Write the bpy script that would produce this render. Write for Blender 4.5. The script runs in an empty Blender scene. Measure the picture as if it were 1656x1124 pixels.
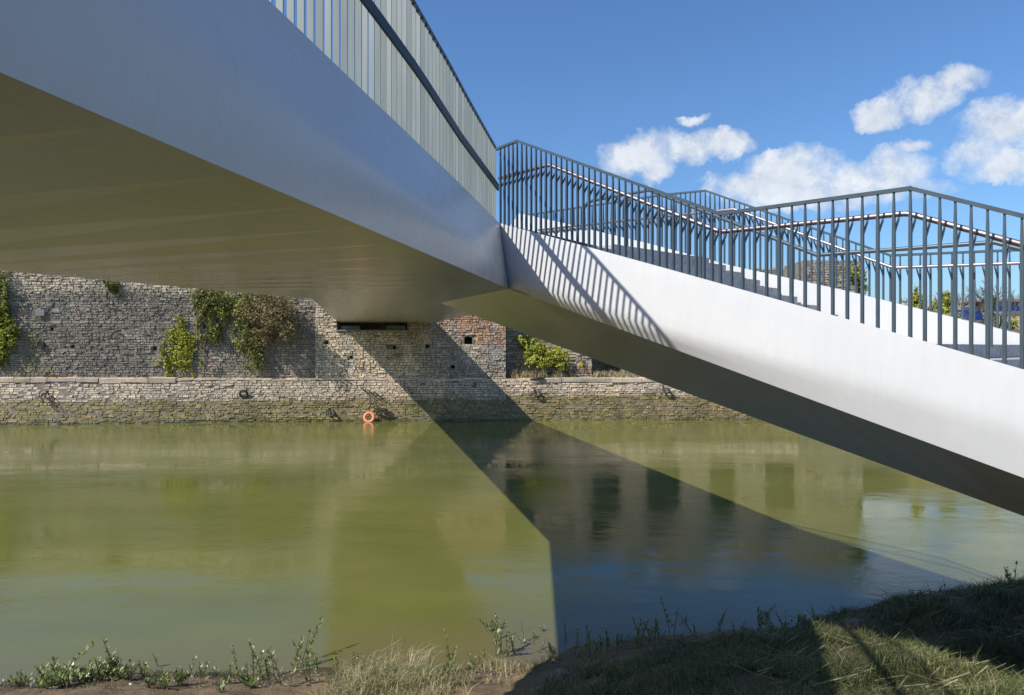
import bpy, math, random
import numpy as np
from mathutils import Vector, Matrix, noise as mnoise

random.seed(11)
RNG = np.random.default_rng(7)
S = bpy.context.scene
COL = S.collection
H = 6.0                       # eye height over the river, metres
F = 1099.0                    # focal length in photo pixels

# ------------------------------------------------------------------ camera
cd = bpy.data.cameras.new('camera')
cam = bpy.data.objects.new('camera', cd)
COL.objects.link(cam)
cam.location = (0, 0, H)
cam.rotation_euler = (math.radians(90), 0, 0)
cd.sensor_width = 36
cd.lens = F / 1656 * 36
cd.clip_start = 0.05
cd.clip_end = 6000
S.camera = cam

# ------------------------------------------------------------------ light
SUN = Vector((0.862, 0.51, -1.0)).normalized()       # the way the light travels
SUN_EL = math.asin(-SUN.z)
SUN_ROT = math.atan2(-SUN.x, -SUN.y)
ld = bpy.data.lights.new('sun', 'SUN')
ld.energy = 5.0
ld.angle = math.radians(0.53)
ld.color = (1.0, 0.955, 0.88)
sun = bpy.data.objects.new('sun', ld)
COL.objects.link(sun)
sun.rotation_euler = SUN.to_track_quat('-Z', 'Y').to_euler()
sun.location = (-40, -20, 60)

S.view_settings.view_transform = 'Standard'
S.view_settings.look = 'None'
S.view_settings.exposure = 0.22
S.view_settings.gamma = 1.0
S.view_settings.use_curve_mapping = False


def pdir(u, v):
    d = Vector(((u - 828) / F, 1, (562 - v) / F))
    return d.normalized()


def build_world():
    w = bpy.data.worlds.new('World')
    S.world = w
    w.use_nodes = True
    nt = w.node_tree
    nt.nodes.clear()
    N, L = nt.nodes.new, nt.links.new
    out = N('ShaderNodeOutputWorld')
    bg = N('ShaderNodeBackground')
    bg.inputs['Strength'].default_value = 0.108
    sky = N('ShaderNodeTexSky')
    sky.sky_type = 'NISHITA'
    sky.sun_disc = False
    sky.sun_elevation = SUN_EL
    sky.sun_rotation = SUN_ROT
    sky.altitude = 0
    sky.air_density = 1.15
    sky.dust_density = 0.9
    sky.ozone_density = 5.0
    tc = N('ShaderNodeTexCoord')

    def math_(op, a, b=None, c=None, clamp=False):
        n = N('ShaderNodeMath')
        n.operation = op
        n.use_clamp = clamp
        for i, x in enumerate((a, b, c)):
            if x is None:
                continue
            if isinstance(x, (int, float)):
                n.inputs[i].default_value = x
            else:
                L(x, n.inputs[i])
        return n.outputs[0]
    # wispy distortion of the direction
    nz = N('ShaderNodeTexNoise')
    nz.inputs['Scale'].default_value = 13
    nz.inputs['Detail'].default_value = 8
    nz.inputs['Roughness'].default_value = 0.62
    L(tc.outputs['Generated'], nz.inputs['Vector'])
    nz2 = N('ShaderNodeTexNoise')
    nz2.inputs['Scale'].default_value = 30
    nz2.inputs['Detail'].default_value = 9
    nz2.inputs['Roughness'].default_value = 0.66
    L(tc.outputs['Generated'], nz2.inputs['Vector'])
    sub = N('ShaderNodeVectorMath')
    sub.operation = 'SUBTRACT'
    L(nz.outputs['Color'], sub.inputs[0])
    sub.inputs[1].default_value = (.5, .5, .5)
    scl = N('ShaderNodeVectorMath')
    scl.operation = 'SCALE'
    L(sub.outputs[0], scl.inputs[0])
    scl.inputs['Scale'].default_value = 0.075
    add = N('ShaderNodeVectorMath')
    add.operation = 'ADD'
    L(tc.outputs['Generated'], add.inputs[0])
    L(scl.outputs[0], add.inputs[1])
    P = add.outputs[0]
    blobs = [(1035, 248, 62, 30), (1108, 236, 60, 27), (1180, 232, 48, 22), (1062, 274, 32, 18),
             (1210, 302, 80, 30), (1285, 285, 80, 42), (1275, 255, 22, 22), (1375, 294, 80, 30), (1330, 318, 170, 22), (1440, 282, 52, 36),
             (1430, 188, 40, 20), (1492, 158, 56, 28), (1545, 134, 46, 22),
             (1628, 200, 74, 40), (1572, 246, 48, 32), (1640, 262, 60, 26),
             (1122, 188, 24, 8), (1472, 240, 26, 14)]
    tot = None
    for (u, v, a, b) in blobs:
        c = pdir(u, v)
        s1 = N('ShaderNodeVectorMath')
        s1.operation = 'SUBTRACT'
        L(P, s1.inputs[0])
        s1.inputs[1].default_value = c
        # east and up axes at that direction
        e = c.cross(Vector((0, 0, 1))).normalized()
        up = e.cross(c).normalized()
        k = c.y          # gnomonic scale towards the frame's edge
        d1 = N('ShaderNodeVectorMath')
        d1.operation = 'DOT_PRODUCT'
        L(s1.outputs[0], d1.inputs[0])
        d1.inputs[1].default_value = e / (a / F * k)
        d2 = N('ShaderNodeVectorMath')
        d2.operation = 'DOT_PRODUCT'
        L(s1.outputs[0], d2.inputs[0])
        d2.inputs[1].default_value = up / (b / F * k)
        d3 = N('ShaderNodeVectorMath')
        d3.operation = 'DOT_PRODUCT'
        L(s1.outputs[0], d3.inputs[0])
        d3.inputs[1].default_value = c * 3
        q = math_('ADD', math_('ADD', math_('POWER', d1.outputs['Value'], 2), math_('POWER', d2.outputs['Value'], 2)),
                  math_('POWER', d3.outputs['Value'], 2))
        g = math_('MAXIMUM', math_('SUBTRACT', 1.5, q), 0.0)
        tot = g if tot is None else math_('MAXIMUM', tot, g)
    # sparse fair-weather cloud elsewhere round the sky
    cm = N('ShaderNodeMapping')
    cm.inputs['Scale'].default_value = (1, 1, 2.6)
    L(tc.outputs['Generated'], cm.inputs['Vector'])
    nz3 = N('ShaderNodeTexNoise')
    nz3.inputs['Scale'].default_value = 3.4
    nz3.inputs['Detail'].default_value = 7
    L(cm.outputs[0], nz3.inputs['Vector'])
    sepd = N('ShaderNodeSeparateXYZ')
    L(tc.outputs['Generated'], sepd.inputs[0])
    behind = math_('MULTIPLY', math_('SUBTRACT', 0.35, sepd.outputs['Y']), 3.0, clamp=True)
    other = math_('MULTIPLY', math_('MULTIPLY', math_('SUBTRACT', nz3.outputs['Fac'], 0.60), 7.0, clamp=True), behind)
    tot = math_('MAXIMUM', tot, other)
    wisp = math_('SUBTRACT', math_('ADD', math_('MULTIPLY', nz2.outputs['Fac'], 1.4), math_('MULTIPLY', nz.outputs['Fac'], 2.1)), 1.68)
    dens = math_('SUBTRACT', math_('ADD', math_('MULTIPLY', tot, 0.72), math_('MULTIPLY', wisp, math_('MINIMUM', math_('MULTIPLY', tot, 4.0), 1.0))), 0.10, clamp=True)
    dens = math_('MULTIPLY', math_('POWER', dens, 1.15), 1.0, clamp=True)
    ramp = N('ShaderNodeValToRGB')
    ramp.color_ramp.elements[0].position = 0.3
    ramp.color_ramp.elements[0].color = (5.3, 5.7, 6.2, 1)
    ramp.color_ramp.elements[1].position = 0.7
    ramp.color_ramp.elements[1].color = (7.6, 7.8, 8.0, 1)
    L(nz2.outputs['Fac'], ramp.inputs['Fac'])
    mix = N('ShaderNodeMixRGB')
    L(math_('MULTIPLY', dens, 0.86), mix.inputs['Fac'])
    tint = N('ShaderNodeMixRGB')
    tint.blend_type = 'MULTIPLY'
    tint.inputs['Fac'].default_value = 1
    L(sky.outputs['Color'], tint.inputs['Color1'])
    tint.inputs['Color2'].default_value = (0.78, 1.0, 1.22, 1)
    L(tint.outputs['Color'], mix.inputs['Color1'])
    L(ramp.outputs['Color'], mix.inputs['Color2'])
    L(mix.outputs['Color'], bg.inputs['Color'])
    L(bg.outputs[0], out.inputs[0])


build_world()

# ------------------------------------------------------------------ helpers


def W(u, v, Y):
    return Vector(((u - 828) / F * Y, Y, H + (562 - v) / F * Y))


def interp(x, xs, ys):
    return float(np.interp(x, xs, ys))


class MB:
    def __init__(self):
        self.v, self.f, self.c, self.m = [], [], [], []

    def add(self, vs, fs, col=None, mi=0):
        o = len(self.v)
        self.v += [tuple(p) for p in vs]
        self.f += [tuple(i + o for i in q) for q in fs]
        self.m += [mi] * len(fs)
        if col is not None:
            self.c += [col] * len(vs)

    def quad(self, a, b, c, d, col=None, mi=0):
        self.add([a, b, c, d], [(0, 1, 2, 3)], col, mi)

    def box(self, c, ax, ay, az, col=None, mi=0):
        """c centre; ax ay az half-extent vectors"""
        c, ax, ay, az = Vector(c), Vector(ax), Vector(ay), Vector(az)
        vs = [c + ax * i + ay * j + az * k for k in (-1, 1) for (i, j) in ((-1, -1), (1, -1), (1, 1), (-1, 1))]
        self.add(vs, [(0, 3, 2, 1), (4, 5, 6, 7), (0, 1, 5, 4), (1, 2, 6, 5), (2, 3, 7, 6), (3, 0, 4, 7)], col, mi)

    def tube(self, pts, r, n=8, col=None, mi=0, cap=True):
        pts = [Vector(p) for p in pts]
        rings = []
        for i, p in enumerate(pts):
            t = (pts[min(i + 1, len(pts) - 1)] - pts[max(i - 1, 0)]).normalized()
            a = t.cross(Vector((0, 0, 1)))
            if a.length < 1e-3:
                a = t.cross(Vector((0, 1, 0)))
            a.normalize()
            b = a.cross(t)
            rr = r[i] if isinstance(r, (list, tuple)) else r
            rings.append([p + (a * math.cos(6.28318 * k / n) + b * math.sin(6.28318 * k / n)) * rr for k in range(n)])
        vs = [q for ring in rings for q in ring]
        fs = []
        for i in range(len(pts) - 1):
            for k in range(n):
                k2 = (k + 1) % n
                fs.append((i * n + k, i * n + k2, (i + 1) * n + k2, (i + 1) * n + k))
        if cap:
            fs.append(tuple(range(n))[::-1])
            fs.append(tuple((len(pts) - 1) * n + k for k in range(n)))
        self.add(vs, fs, col, mi)

    def mesh(self, name, mats, smooth=False):
        me = bpy.data.meshes.new(name)
        me.from_pydata(self.v, [], self.f)
        for m in (mats if isinstance(mats, (list, tuple)) else [mats]):
            me.materials.append(m)
        if any(self.m):
            me.polygons.foreach_set('material_index', self.m)
        if self.c and len(self.c) == len(self.v):
            at = me.color_attributes.new('tone', 'FLOAT_COLOR', 'POINT')
            at.data.foreach_set('color', np.array([(*q[:3], 1.0) for q in self.c], dtype=np.float32).ravel())
        if smooth:
            me.polygons.foreach_set('use_smooth', [True] * len(me.polygons))
        me.update()
        return me

    def build(self, name, mats, parent=None, smooth=False):
        return link(name, self.mesh(name, mats, smooth), parent)


def link(name, me, parent=None):
    o = bpy.data.objects.new(name, me)
    COL.objects.link(o)
    if parent is not None:
        o.parent = parent
        o.matrix_parent_inverse = Matrix.Translation(parent.location).inverted() if parent.parent is None else Matrix.Identity(4)
    return o


def tag(o, label=None, cat=None, group=None, kind=None):
    if label:
        o['label'] = label
    if cat:
        o['category'] = cat
    if group:
        o['group'] = group
    if kind:
        o['kind'] = kind
    return o


def empty(name, loc, label, cat, group=None):
    o = bpy.data.objects.new(name, None)
    COL.objects.link(o)
    o.location = loc
    o.empty_display_size = 0.3
    return tag(o, label, cat, group)


# ------------------------------------------------------------------ materials
def nodes_mat(name):
    m = bpy.data.materials.new(name)
    m.use_nodes = True
    nt = m.node_tree
    b = nt.nodes['Principled BSDF']
    return m, nt, b


def noise_node(nt, scale, detail=5, rough=0.55, vec=None, mapping=None):
    n = nt.nodes.new('ShaderNodeTexNoise')
    n.inputs['Scale'].default_value = scale
    n.inputs['Detail'].default_value = detail
    n.inputs['Roughness'].default_value = rough
    g = nt.nodes.new('ShaderNodeNewGeometry')
    src = g.outputs['Position']
    if mapping:
        mp = nt.nodes.new('ShaderNodeMapping')
        mp.inputs['Scale'].default_value = mapping
        nt.links.new(src, mp.inputs['Vector'])
        src = mp.outputs[0]
    nt.links.new(src, n.inputs['Vector'])
    return n


def ramp_node(nt, fac, stops):
    r = nt.nodes.new('ShaderNodeValToRGB')
    e = r.color_ramp.elements
    while len(e) < len(stops):
        e.new(0.5)
    for i, (p, c) in enumerate(stops):
        e[i].position = p
        e[i].color = (*c, 1) if len(c) == 3 else c
    nt.links.new(fac, r.inputs['Fac'])
    return r


def bump(nt, b, height, strength, dist):
    bn = nt.nodes.new('ShaderNodeBump')
    bn.inputs['Strength'].default_value = strength
    bn.inputs['Distance'].default_value = dist
    nt.links.new(height, bn.inputs['Height'])
    nt.links.new(bn.outputs[0], b.inputs['Normal'])
    return bn


def simple(name, col, rough=0.5, metal=0.0, var=0.12, scale=6, detail=5, mapping=None, bmp=0.0, bdist=0.01, spec=0.5):
    m, nt, b = nodes_mat(name)
    n = noise_node(nt, scale, detail, mapping=mapping)
    lo = tuple(max(0, c * (1 - var)) for c in col)
    hi = tuple(min(1, c * (1 + var)) for c in col)
    r = ramp_node(nt, n.outputs['Fac'], [(0.3, lo), (0.7, hi)])
    nt.links.new(r.outputs[0], b.inputs['Base Color'])
    b.inputs['Roughness'].default_value = rough
    b.inputs['Metallic'].default_value = metal
    b.inputs['Specular IOR Level'].default_value = spec
    if bmp:
        bump(nt, b, n.outputs['Fac'], bmp, bdist)
    return m


def stone_mat(name, var=0.35, rough=0.9):
    """colour comes per stone from the 'tone' attribute; grain, lichen and stains from noise"""
    m, nt, b = nodes_mat(name)
    at = nt.nodes.new('ShaderNodeAttribute')
    at.attribute_name = 'tone'
    n1 = noise_node(nt, 9, 8, 0.7)
    r1 = ramp_node(nt, n1.outputs['Fac'], [(0.25, (1 - var,) * 3), (0.75, (1 + var,) * 3)])
    mx = nt.nodes.new('ShaderNodeMixRGB')
    mx.blend_type = 'MULTIPLY'
    mx.inputs['Fac'].default_value = 1
    nt.links.new(at.outputs['Color'], mx.inputs['Color1'])
    nt.links.new(r1.outputs[0], mx.inputs['Color2'])
    n2 = noise_node(nt, 0.7, 6, 0.6, mapping=(1, 1, 0.45))
    r2 = ramp_node(nt, n2.outputs['Fac'], [(0.35, (0.72, 0.73, 0.74)), (0.55, (1, 1, 1)), (0.72, (1.2, 1.16, 1.08))])
    m2 = nt.nodes.new('ShaderNodeMixRGB')
    m2.blend_type = 'MULTIPLY'
    m2.inputs['Fac'].default_value = 1
    nt.links.new(mx.outputs[0], m2.inputs['Color1'])
    nt.links.new(r2.outputs[0], m2.inputs['Color2'])
    nt.links.new(m2.outputs[0], b.inputs['Base Color'])
    b.inputs['Roughness'].default_value = rough
    b.inputs['Specular IOR Level'].default_value = 0.2
    n3 = noise_node(nt, 24, 8, 0.75)
    bump(nt, b, n3.outputs['Fac'], 0.9, 0.03)
    return m


def leaf_mat(name, cols, rough=0.5, trans=0.25):
    m, nt, b = nodes_mat(name)
    oi = nt.nodes.new('ShaderNodeAttribute')
    oi.attribute_name = 'tone'
    sep = nt.nodes.new('ShaderNodeSeparateColor')
    nt.links.new(oi.outputs['Color'], sep.inputs[0])
    k = len(cols)
    r = ramp_node(nt, sep.outputs[0], [(i / (k - 1), c) for i, c in enumerate(cols)])
    nt.links.new(r.outputs[0], b.inputs['Base Color'])
    b.inputs['Roughness'].default_value = rough
    b.inputs['Specular IOR Level'].default_value = 0.35
    tr = nt.nodes.new('ShaderNodeBsdfTranslucent')
    nt.links.new(r.outputs[0], tr.inputs['Color'])
    ms = nt.nodes.new('ShaderNodeMixShader')
    ms.inputs['Fac'].default_value = trans
    out = nt.nodes['Material Output']
    nt.links.new(b.outputs[0], ms.inputs[1])
    nt.links.new(tr.outputs[0], ms.inputs[2])
    nt.links.new(ms.outputs[0], out.inputs['Surface'])
    return m


def paint_mat(name, col, rough, streak=0.06, spec=0.5, soil=0.5, bs=.12):
    m, nt, b = nodes_mat(name)
    n = noise_node(nt, 5, 6, 0.65, mapping=(2.2, 2.2, 0.14))
    r = ramp_node(nt, n.outputs['Fac'], [(0.3, tuple(c * (1 - streak) for c in col)), (0.7, tuple(min(1, c * (1 + streak * .5)) for c in col))])
    n2 = noise_node(nt, 0.55, 5, 0.6)
    r2 = ramp_node(nt, n2.outputs['Fac'], [(0.3, (1 - .16 * soil, 1 - .15 * soil, 1 - .15 * soil)), (0.62, (1, 1, 1))])
    mx = nt.nodes.new('ShaderNodeMixRGB')
    mx.blend_type = 'MULTIPLY'
    mx.inputs['Fac'].default_value = 1
    nt.links.new(r.outputs[0], mx.inputs['Color1'])
    nt.links.new(r2.outputs[0], mx.inputs['Color2'])
    nt.links.new(mx.outputs[0], b.inputs['Base Color'])
    n4 = noise_node(nt, 3, 5, 0.6, mapping=(1.4, 1.4, 0.2))
    rr = ramp_node(nt, n4.outputs['Fac'], [(0.3, (rough * .93,) * 3), (0.7, (rough * 1.1,) * 3)])
    nt.links.new(rr.outputs[0], b.inputs['Roughness'])
    b.inputs['Specular IOR Level'].default_value = spec
    n3 = noise_node(nt, 1.3, 3, 0.5)
    bump(nt, b, n3.outputs['Fac'], bs, 0.012)
    return m


M = {}
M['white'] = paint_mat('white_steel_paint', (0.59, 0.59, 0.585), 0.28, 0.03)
M['shaded_white'] = paint_mat('shaded_white_paint', (0.43, 0.41, 0.365), 0.19, 0.08, 0.8, 1.0, .02)  # same white paint, darkened and warmed so the colour carries the underside's shade
M['fin'] = simple('grey_green_paint', (0.205, 0.24, 0.232), 0.5, 0.0, 0.14, 3, mapping=(4, 4, .4))
M['rail'] = simple('slate_paint', (0.058, 0.082, 0.098), 0.38, 0.0, 0.12, 8)
M['steel'] = simple('brushed_steel', (0.36, 0.30, 0.295), 0.48, 1.0, 0.06, 20)
M['board'] = simple('near_black_paint', (0.012, 0.020, 0.026), 0.5)
M['step'] = simple('grey_concrete', (0.40, 0.40, 0.40), 0.85, 0, 0.25, 12, bmp=.3)
M['deck'] = simple('deck_surface', (0.16, 0.15, 0.14), 0.9, 0, 0.2, 20, bmp=.4)
M['dark'] = simple('dark_void', (0.02, 0.02, 0.02), 0.9)
M['bearing'] = simple('bearing_concrete', (0.22, 0.23, 0.23), 0.8, 0, .2, 8)
M['stone'] = stone_mat('rubble_stone')
M['mortar'] = simple('lime_mortar', (0.19, 0.16, 0.12), 0.95, 0, .45, 3, 8, bmp=.8, bdist=.04)
M['ivy'] = leaf_mat('ivy_leaf', [(0.09, 0.10, 0.018), (0.23, 0.25, 0.03), (0.40, 0.41, 0.045), (0.52, 0.50, 0.09)])
M['ivydark'] = leaf_mat('dark_ivy_leaf', [(0.06, 0.075, 0.018), (0.15, 0.17, 0.03), (0.27, 0.28, 0.055), (0.38, 0.36, 0.11)])
M['brownleaf'] = leaf_mat('brown_leaf', [(0.11, 0.075, 0.03), (0.22, 0.15, 0.07), (0.21, 0.19, 0.06), (0.33, 0.25, 0.13)])
M['drygrass'] = leaf_mat('dry_grass_blade', [(0.22, 0.17, 0.08), (0.42, 0.34, 0.19), (0.55, 0.47, 0.30), (0.30, 0.31, 0.12)])
M['grass'] = leaf_mat('grass_blade', [(0.035, 0.05, 0.015), (0.08, 0.10, 0.03), (0.17, 0.185, 0.07), (0.36, 0.32, 0.18)])
M['marsh'] = leaf_mat('marsh_leaf', [(0.07, 0.10, 0.022), (0.17, 0.22, 0.055), (0.30, 0.35, 0.14), (0.50, 0.52, 0.36)], 0.3)
M['stem'] = simple('plant_stem', (0.11, 0.075, 0.045), 0.8, 0, .3, 20)
M['bark'] = simple('bark', (0.10, 0.08, 0.065), 0.9, 0, .3, 14, bmp=.6)
M['rust'] = simple('rusty_iron', (0.05, 0.035, 0.028), 0.8, 0, .5, 20, bmp=.4)
M['orange'] = simple('salmon_orange_plastic', (0.85, 0.27, 0.15), 0.4, 0, .15, 3)
M['blue'] = simple('blue_tarpaulin', (0.012, 0.026, 0.14), 0.45, 0, .25, 2.0, bmp=.5, bdist=.1)
M['render'] = simple('pale_render', (0.46, 0.38, 0.29), 0.9, 0, .2, 1.5)
M['redpaint'] = simple('red_door_paint', (0.4, 0.05, 0.04), 0.5)
M['roof'] = simple('roof_sheet', (0.30, 0.28, 0.25), 0.8, 0, .2, 3)
M['pebble'] = simple('bank_stone', (0.20, 0.17, 0.14), 0.85, 0, .4, 9, bmp=.6, bdist=.03)
M['whiteplastic'] = simple('white_plastic', (0.7, 0.7, 0.68), 0.4)


def mud_mat():
    m, nt, b = nodes_mat('mud')
    n = noise_node(nt, 1.4, 10, 0.68)
    r = ramp_node(nt, n.outputs['Fac'], [(0.3, (0.07, 0.048, 0.025)), (0.5, (0.17, 0.117, 0.062)), (0.7, (0.27, 0.195, 0.11))])
    r0 = r
    # wet and shiny close to the water line
    g = nt.nodes.new('ShaderNodeNewGeometry')
    s = nt.nodes.new('ShaderNodeSeparateXYZ')
    nt.links.new(g.outputs['Position'], s.inputs[0])
    rr = ramp_node(nt, s.outputs['Z'], [(0.05, (0.35,) * 3), (0.3, (0.9,) * 3)])
    nt.links.new(rr.outputs[0], b.inputs['Roughness'])
    wz = ramp_node(nt, s.outputs['Z'], [(0.02, (0.45, 0.45, 0.42)), (0.22, (1, 1, 1))])
    wm = nt.nodes.new('ShaderNodeMixRGB')
    wm.blend_type = 'MULTIPLY'
    wm.inputs['Fac'].default_value = 1
    nt.links.new(r0.outputs[0], wm.inputs['Color1'])
    nt.links.new(wz.outputs[0], wm.inputs['Color2'])
    nt.links.new(wm.outputs[0], b.inputs['Base Color'])
    n2 = noise_node(nt, 7, 10, 0.7)
    bump(nt, b, n2.outputs['Fac'], 1.0, 0.07)
    return m


M['mud'] = mud_mat()


def water_mat():
    m, nt, b = nodes_mat('river_water')
    n = noise_node(nt, 0.11, 6, 0.6, mapping=(.55, 1.3, 1))
    r = ramp_node(nt, n.outputs['Fac'], [(0.32, (0.106, 0.110, 0.028)), (0.68, (0.152, 0.152, 0.040))])
    # silt stirred up over the shallows along the near bank
    g = nt.nodes.new('ShaderNodeNewGeometry')
    dt = nt.nodes.new('ShaderNodeVectorMath')
    dt.operation = 'DOT_PRODUCT'
    nt.links.new(g.outputs['Position'], dt.inputs[0])
    dt.inputs[1].default_value = (-0.22, 1, 0)
    wv = nt.nodes.new('ShaderNodeMath')
    wv.operation = 'MULTIPLY_ADD'
    n5 = noise_node(nt, 0.5, 6, .6)
    nt.links.new(n5.outputs['Fac'], wv.inputs[0])
    wv.inputs[1].default_value = 2.4
    nt.links.new(dt.outputs['Value'], wv.inputs[2])
    mr = nt.nodes.new('ShaderNodeMapRange')
    nt.links.new(wv.outputs[0], mr.inputs['Value'])
    mr.inputs['From Min'].default_value = 14.3
    mr.inputs['From Max'].default_value = 17.0
    mr.inputs['To Min'].default_value = 1
    mr.inputs['To Max'].default_value = 0
    mx = nt.nodes.new('ShaderNodeMixRGB')
    nt.links.new(mr.outputs[0], mx.inputs['Fac'])
    nt.links.new(r.outputs[0], mx.inputs['Color1'])
    mx.inputs['Color2'].default_value = (0.125, 0.105, 0.055, 1)
    nt.links.new(mx.outputs[0], b.inputs['Base Color'])
    b.inputs['IOR'].default_value = 1.33
    b.inputs['Roughness'].default_value = 0.03
    # ripples: calm and ruffled patches
    pa = noise_node(nt, 0.16, 4, .55, mapping=(.7, 1.5, 1))
    pr = ramp_node(nt, pa.outputs['Fac'], [(0.40, (0.10,) * 3), (0.68, (1.6,) * 3)])
    a1 = noise_node(nt, 1.5, 4, 0.55, mapping=(1, 1.1, 1))
    a2 = noise_node(nt, 8, 5, 0.6)
    a3 = noise_node(nt, 0.45, 2, 0.5)
    m1 = nt.nodes.new('ShaderNodeMath')
    m1.operation = 'MULTIPLY_ADD'
    nt.links.new(a2.outputs['Fac'], m1.inputs[0])
    m1.inputs[1].default_value = 0.5
    nt.links.new(a1.outputs['Fac'], m1.inputs[2])
    m2 = nt.nodes.new('ShaderNodeMath')
    m2.operation = 'MULTIPLY'
    nt.links.new(m1.outputs[0], m2.inputs[0])
    nt.links.new(pr.outputs[0], m2.inputs[1])
    m3 = nt.nodes.new('ShaderNodeMath')
    m3.operation = 'MULTIPLY_ADD'
    nt.links.new(a3.outputs['Fac'], m3.inputs[0])
    m3.inputs[1].default_value = 0.45
    nt.links.new(m2.outputs[0], m3.inputs[2])
    bump(nt, b, m3.outputs[0], 1.0, 0.0112)
    return m


M['water'] = water_mat()

# ------------------------------------------------------------------ water and land
mb = MB()
mb.quad((-900, -30, 0), (900, -30, 0), (900, 62, 0), (-900, 62, 0))
tag(mb.build('river', M['water']), kind='structure')
mb = MB()
mb.quad((-900, -30, -2.5), (900, -30, -2.5), (900, 66, -2.5), (-900, 66, -2.5))
tag(mb.build('riverbed', M['mud']), kind='structure')

SHX = [-160, -60, -12, -9.3, -6.5, -4, -1.5, 0.3, 1.4, 2.6, 4.4, 6.2, 8.5, 11, 13, 40, 160]
SHY = [9, 11, 12.0, 12.15, 12.5, 12.55, 12.4, 12.9, 13.7, 14.1, 14.3, 14.6, 15.3, 16.7, 17.6, 20, 26]


def bank_z(x, y):
    t = interp(x, SHX, SHY) - y
    t += 0.35 * mnoise.noise(Vector((x * .7, y * .7, 3.1))) + .12 * mnoise.noise(Vector((x * 2.1, y * 2.1, 9.1)))
    if t < 0:
        return max(-2.4, .22 * t)
    z = .33 * t if t < 16 else 5.28 + .1 * (t - 16)
    if t < 1.2:
        z = .33 * t * (0.55 + .45 * t / 1.2)
    # grassy hump on the right, tussock bank in the middle
    z += 0.55 * math.exp(-((y - 12.6) / 1.5) ** 2) * min(1, max(0, (x - 5.4) / 1.9)) * (1 if x < 13 else math.exp(-((x - 13) / 3) ** 2))
    z -= .55 * min(1, max(0, (x - 5.3) / 2.2)) * min(1, max(0, (11.2 - y) / 2.2))
    z += 0.30 * math.exp(-((y - 11.2) / .9) ** 2 - ((x + 1.9) / 1.1) ** 2)
    z += .10 * mnoise.noise(Vector((x * 1.3, y * 1.3, 1))) * min(1, t) + .035 * mnoise.noise(Vector((x * 5, y * 5, 5)))
    return z


def grid_mesh(xs, ys, fz):
    mb = MB()
    nx, ny = len(xs), len(ys)
    vs = [(x, y, fz(x, y)) for y in ys for x in xs]
    fs = [(j * nx + i, j * nx + i + 1, (j + 1) * nx + i + 1, (j + 1) * nx + i) for j in range(ny - 1) for i in range(nx - 1)]
    mb.add(vs, fs)
    return mb


xs = list(np.concatenate([np.linspace(-900, -60, 8), np.linspace(-50, -14, 10), np.linspace(-12, 18, 200), np.linspace(21, 60, 12), np.linspace(100, 900, 8)]))
ys = list(np.concatenate([np.linspace(-900, -30, 8), np.linspace(-20, 5, 12), np.linspace(6.5, 19, 100), np.linspace(21, 30, 4)]))
tag(grid_mesh(xs, ys, bank_z).build('near_bank', M['mud'], smooth=True), kind='structure')

# far bank: high terrace behind the wall, lower yard on the right
mb = MB()
mb.quad((-900, 60.2, 12.2), (16, 62.5, 12.2), (16, 900, 12.2), (-900, 900, 12.2))
mb.quad((16, 62.5, 12.2), (30.5, 62.5, 12.2), (30.5, 900, 12.2), (16, 900, 12.2))
mb.quad((30.5, 62.5, 12.2), (30.5, 900, 12.2), (30.5, 900, 7.6), (30.5, 62.5, 7.6))
mb.quad((30.5, 60.5, 7.6), (900, 60.5, 7.6), (900, 900, 7.6), (30.5, 900, 7.6))
mb.quad((-3000, 900, 12.2), (3000, 900, 9), (3000, 3500, 9), (-3000, 3500, 12.2))
mb.quad((30.5, 60.5, 7.6), (900, 60.5, 7.6), (900, 58.6, 3.5), (30.5, 58.6, 3.5))
mb.quad((-48, 58.3, 3.4), (900, 58.3, 3.4), (900, 62.6, 3.4), (-48, 62.6, 3.4))
tag(mb.build('far_bank', M['mud']), kind='structure')

# ------------------------------------------------------------------ far-bank masonry
QX = [-52, -42, -15, 0, 20, 60]
QY = [52.4, 53.3, 55.6, 56.4, 57.0, 57.4]


def yq(x):
    return interp(x, QX, QY)


def vary(c, amt, tint=.028):
    k = 1 + random.uniform(-amt, amt)
    return tuple(max(.01, q * k * (1 + random.uniform(-tint, tint))) for q in c)


def lerp(a, b, t):
    t = max(0, min(1, t))
    return tuple(x + (y - x) * t for x, y in zip(a, b))


def nz(x, z, s, o=0):
    return mnoise.noise(Vector((x * s, z * s, o)))


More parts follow.
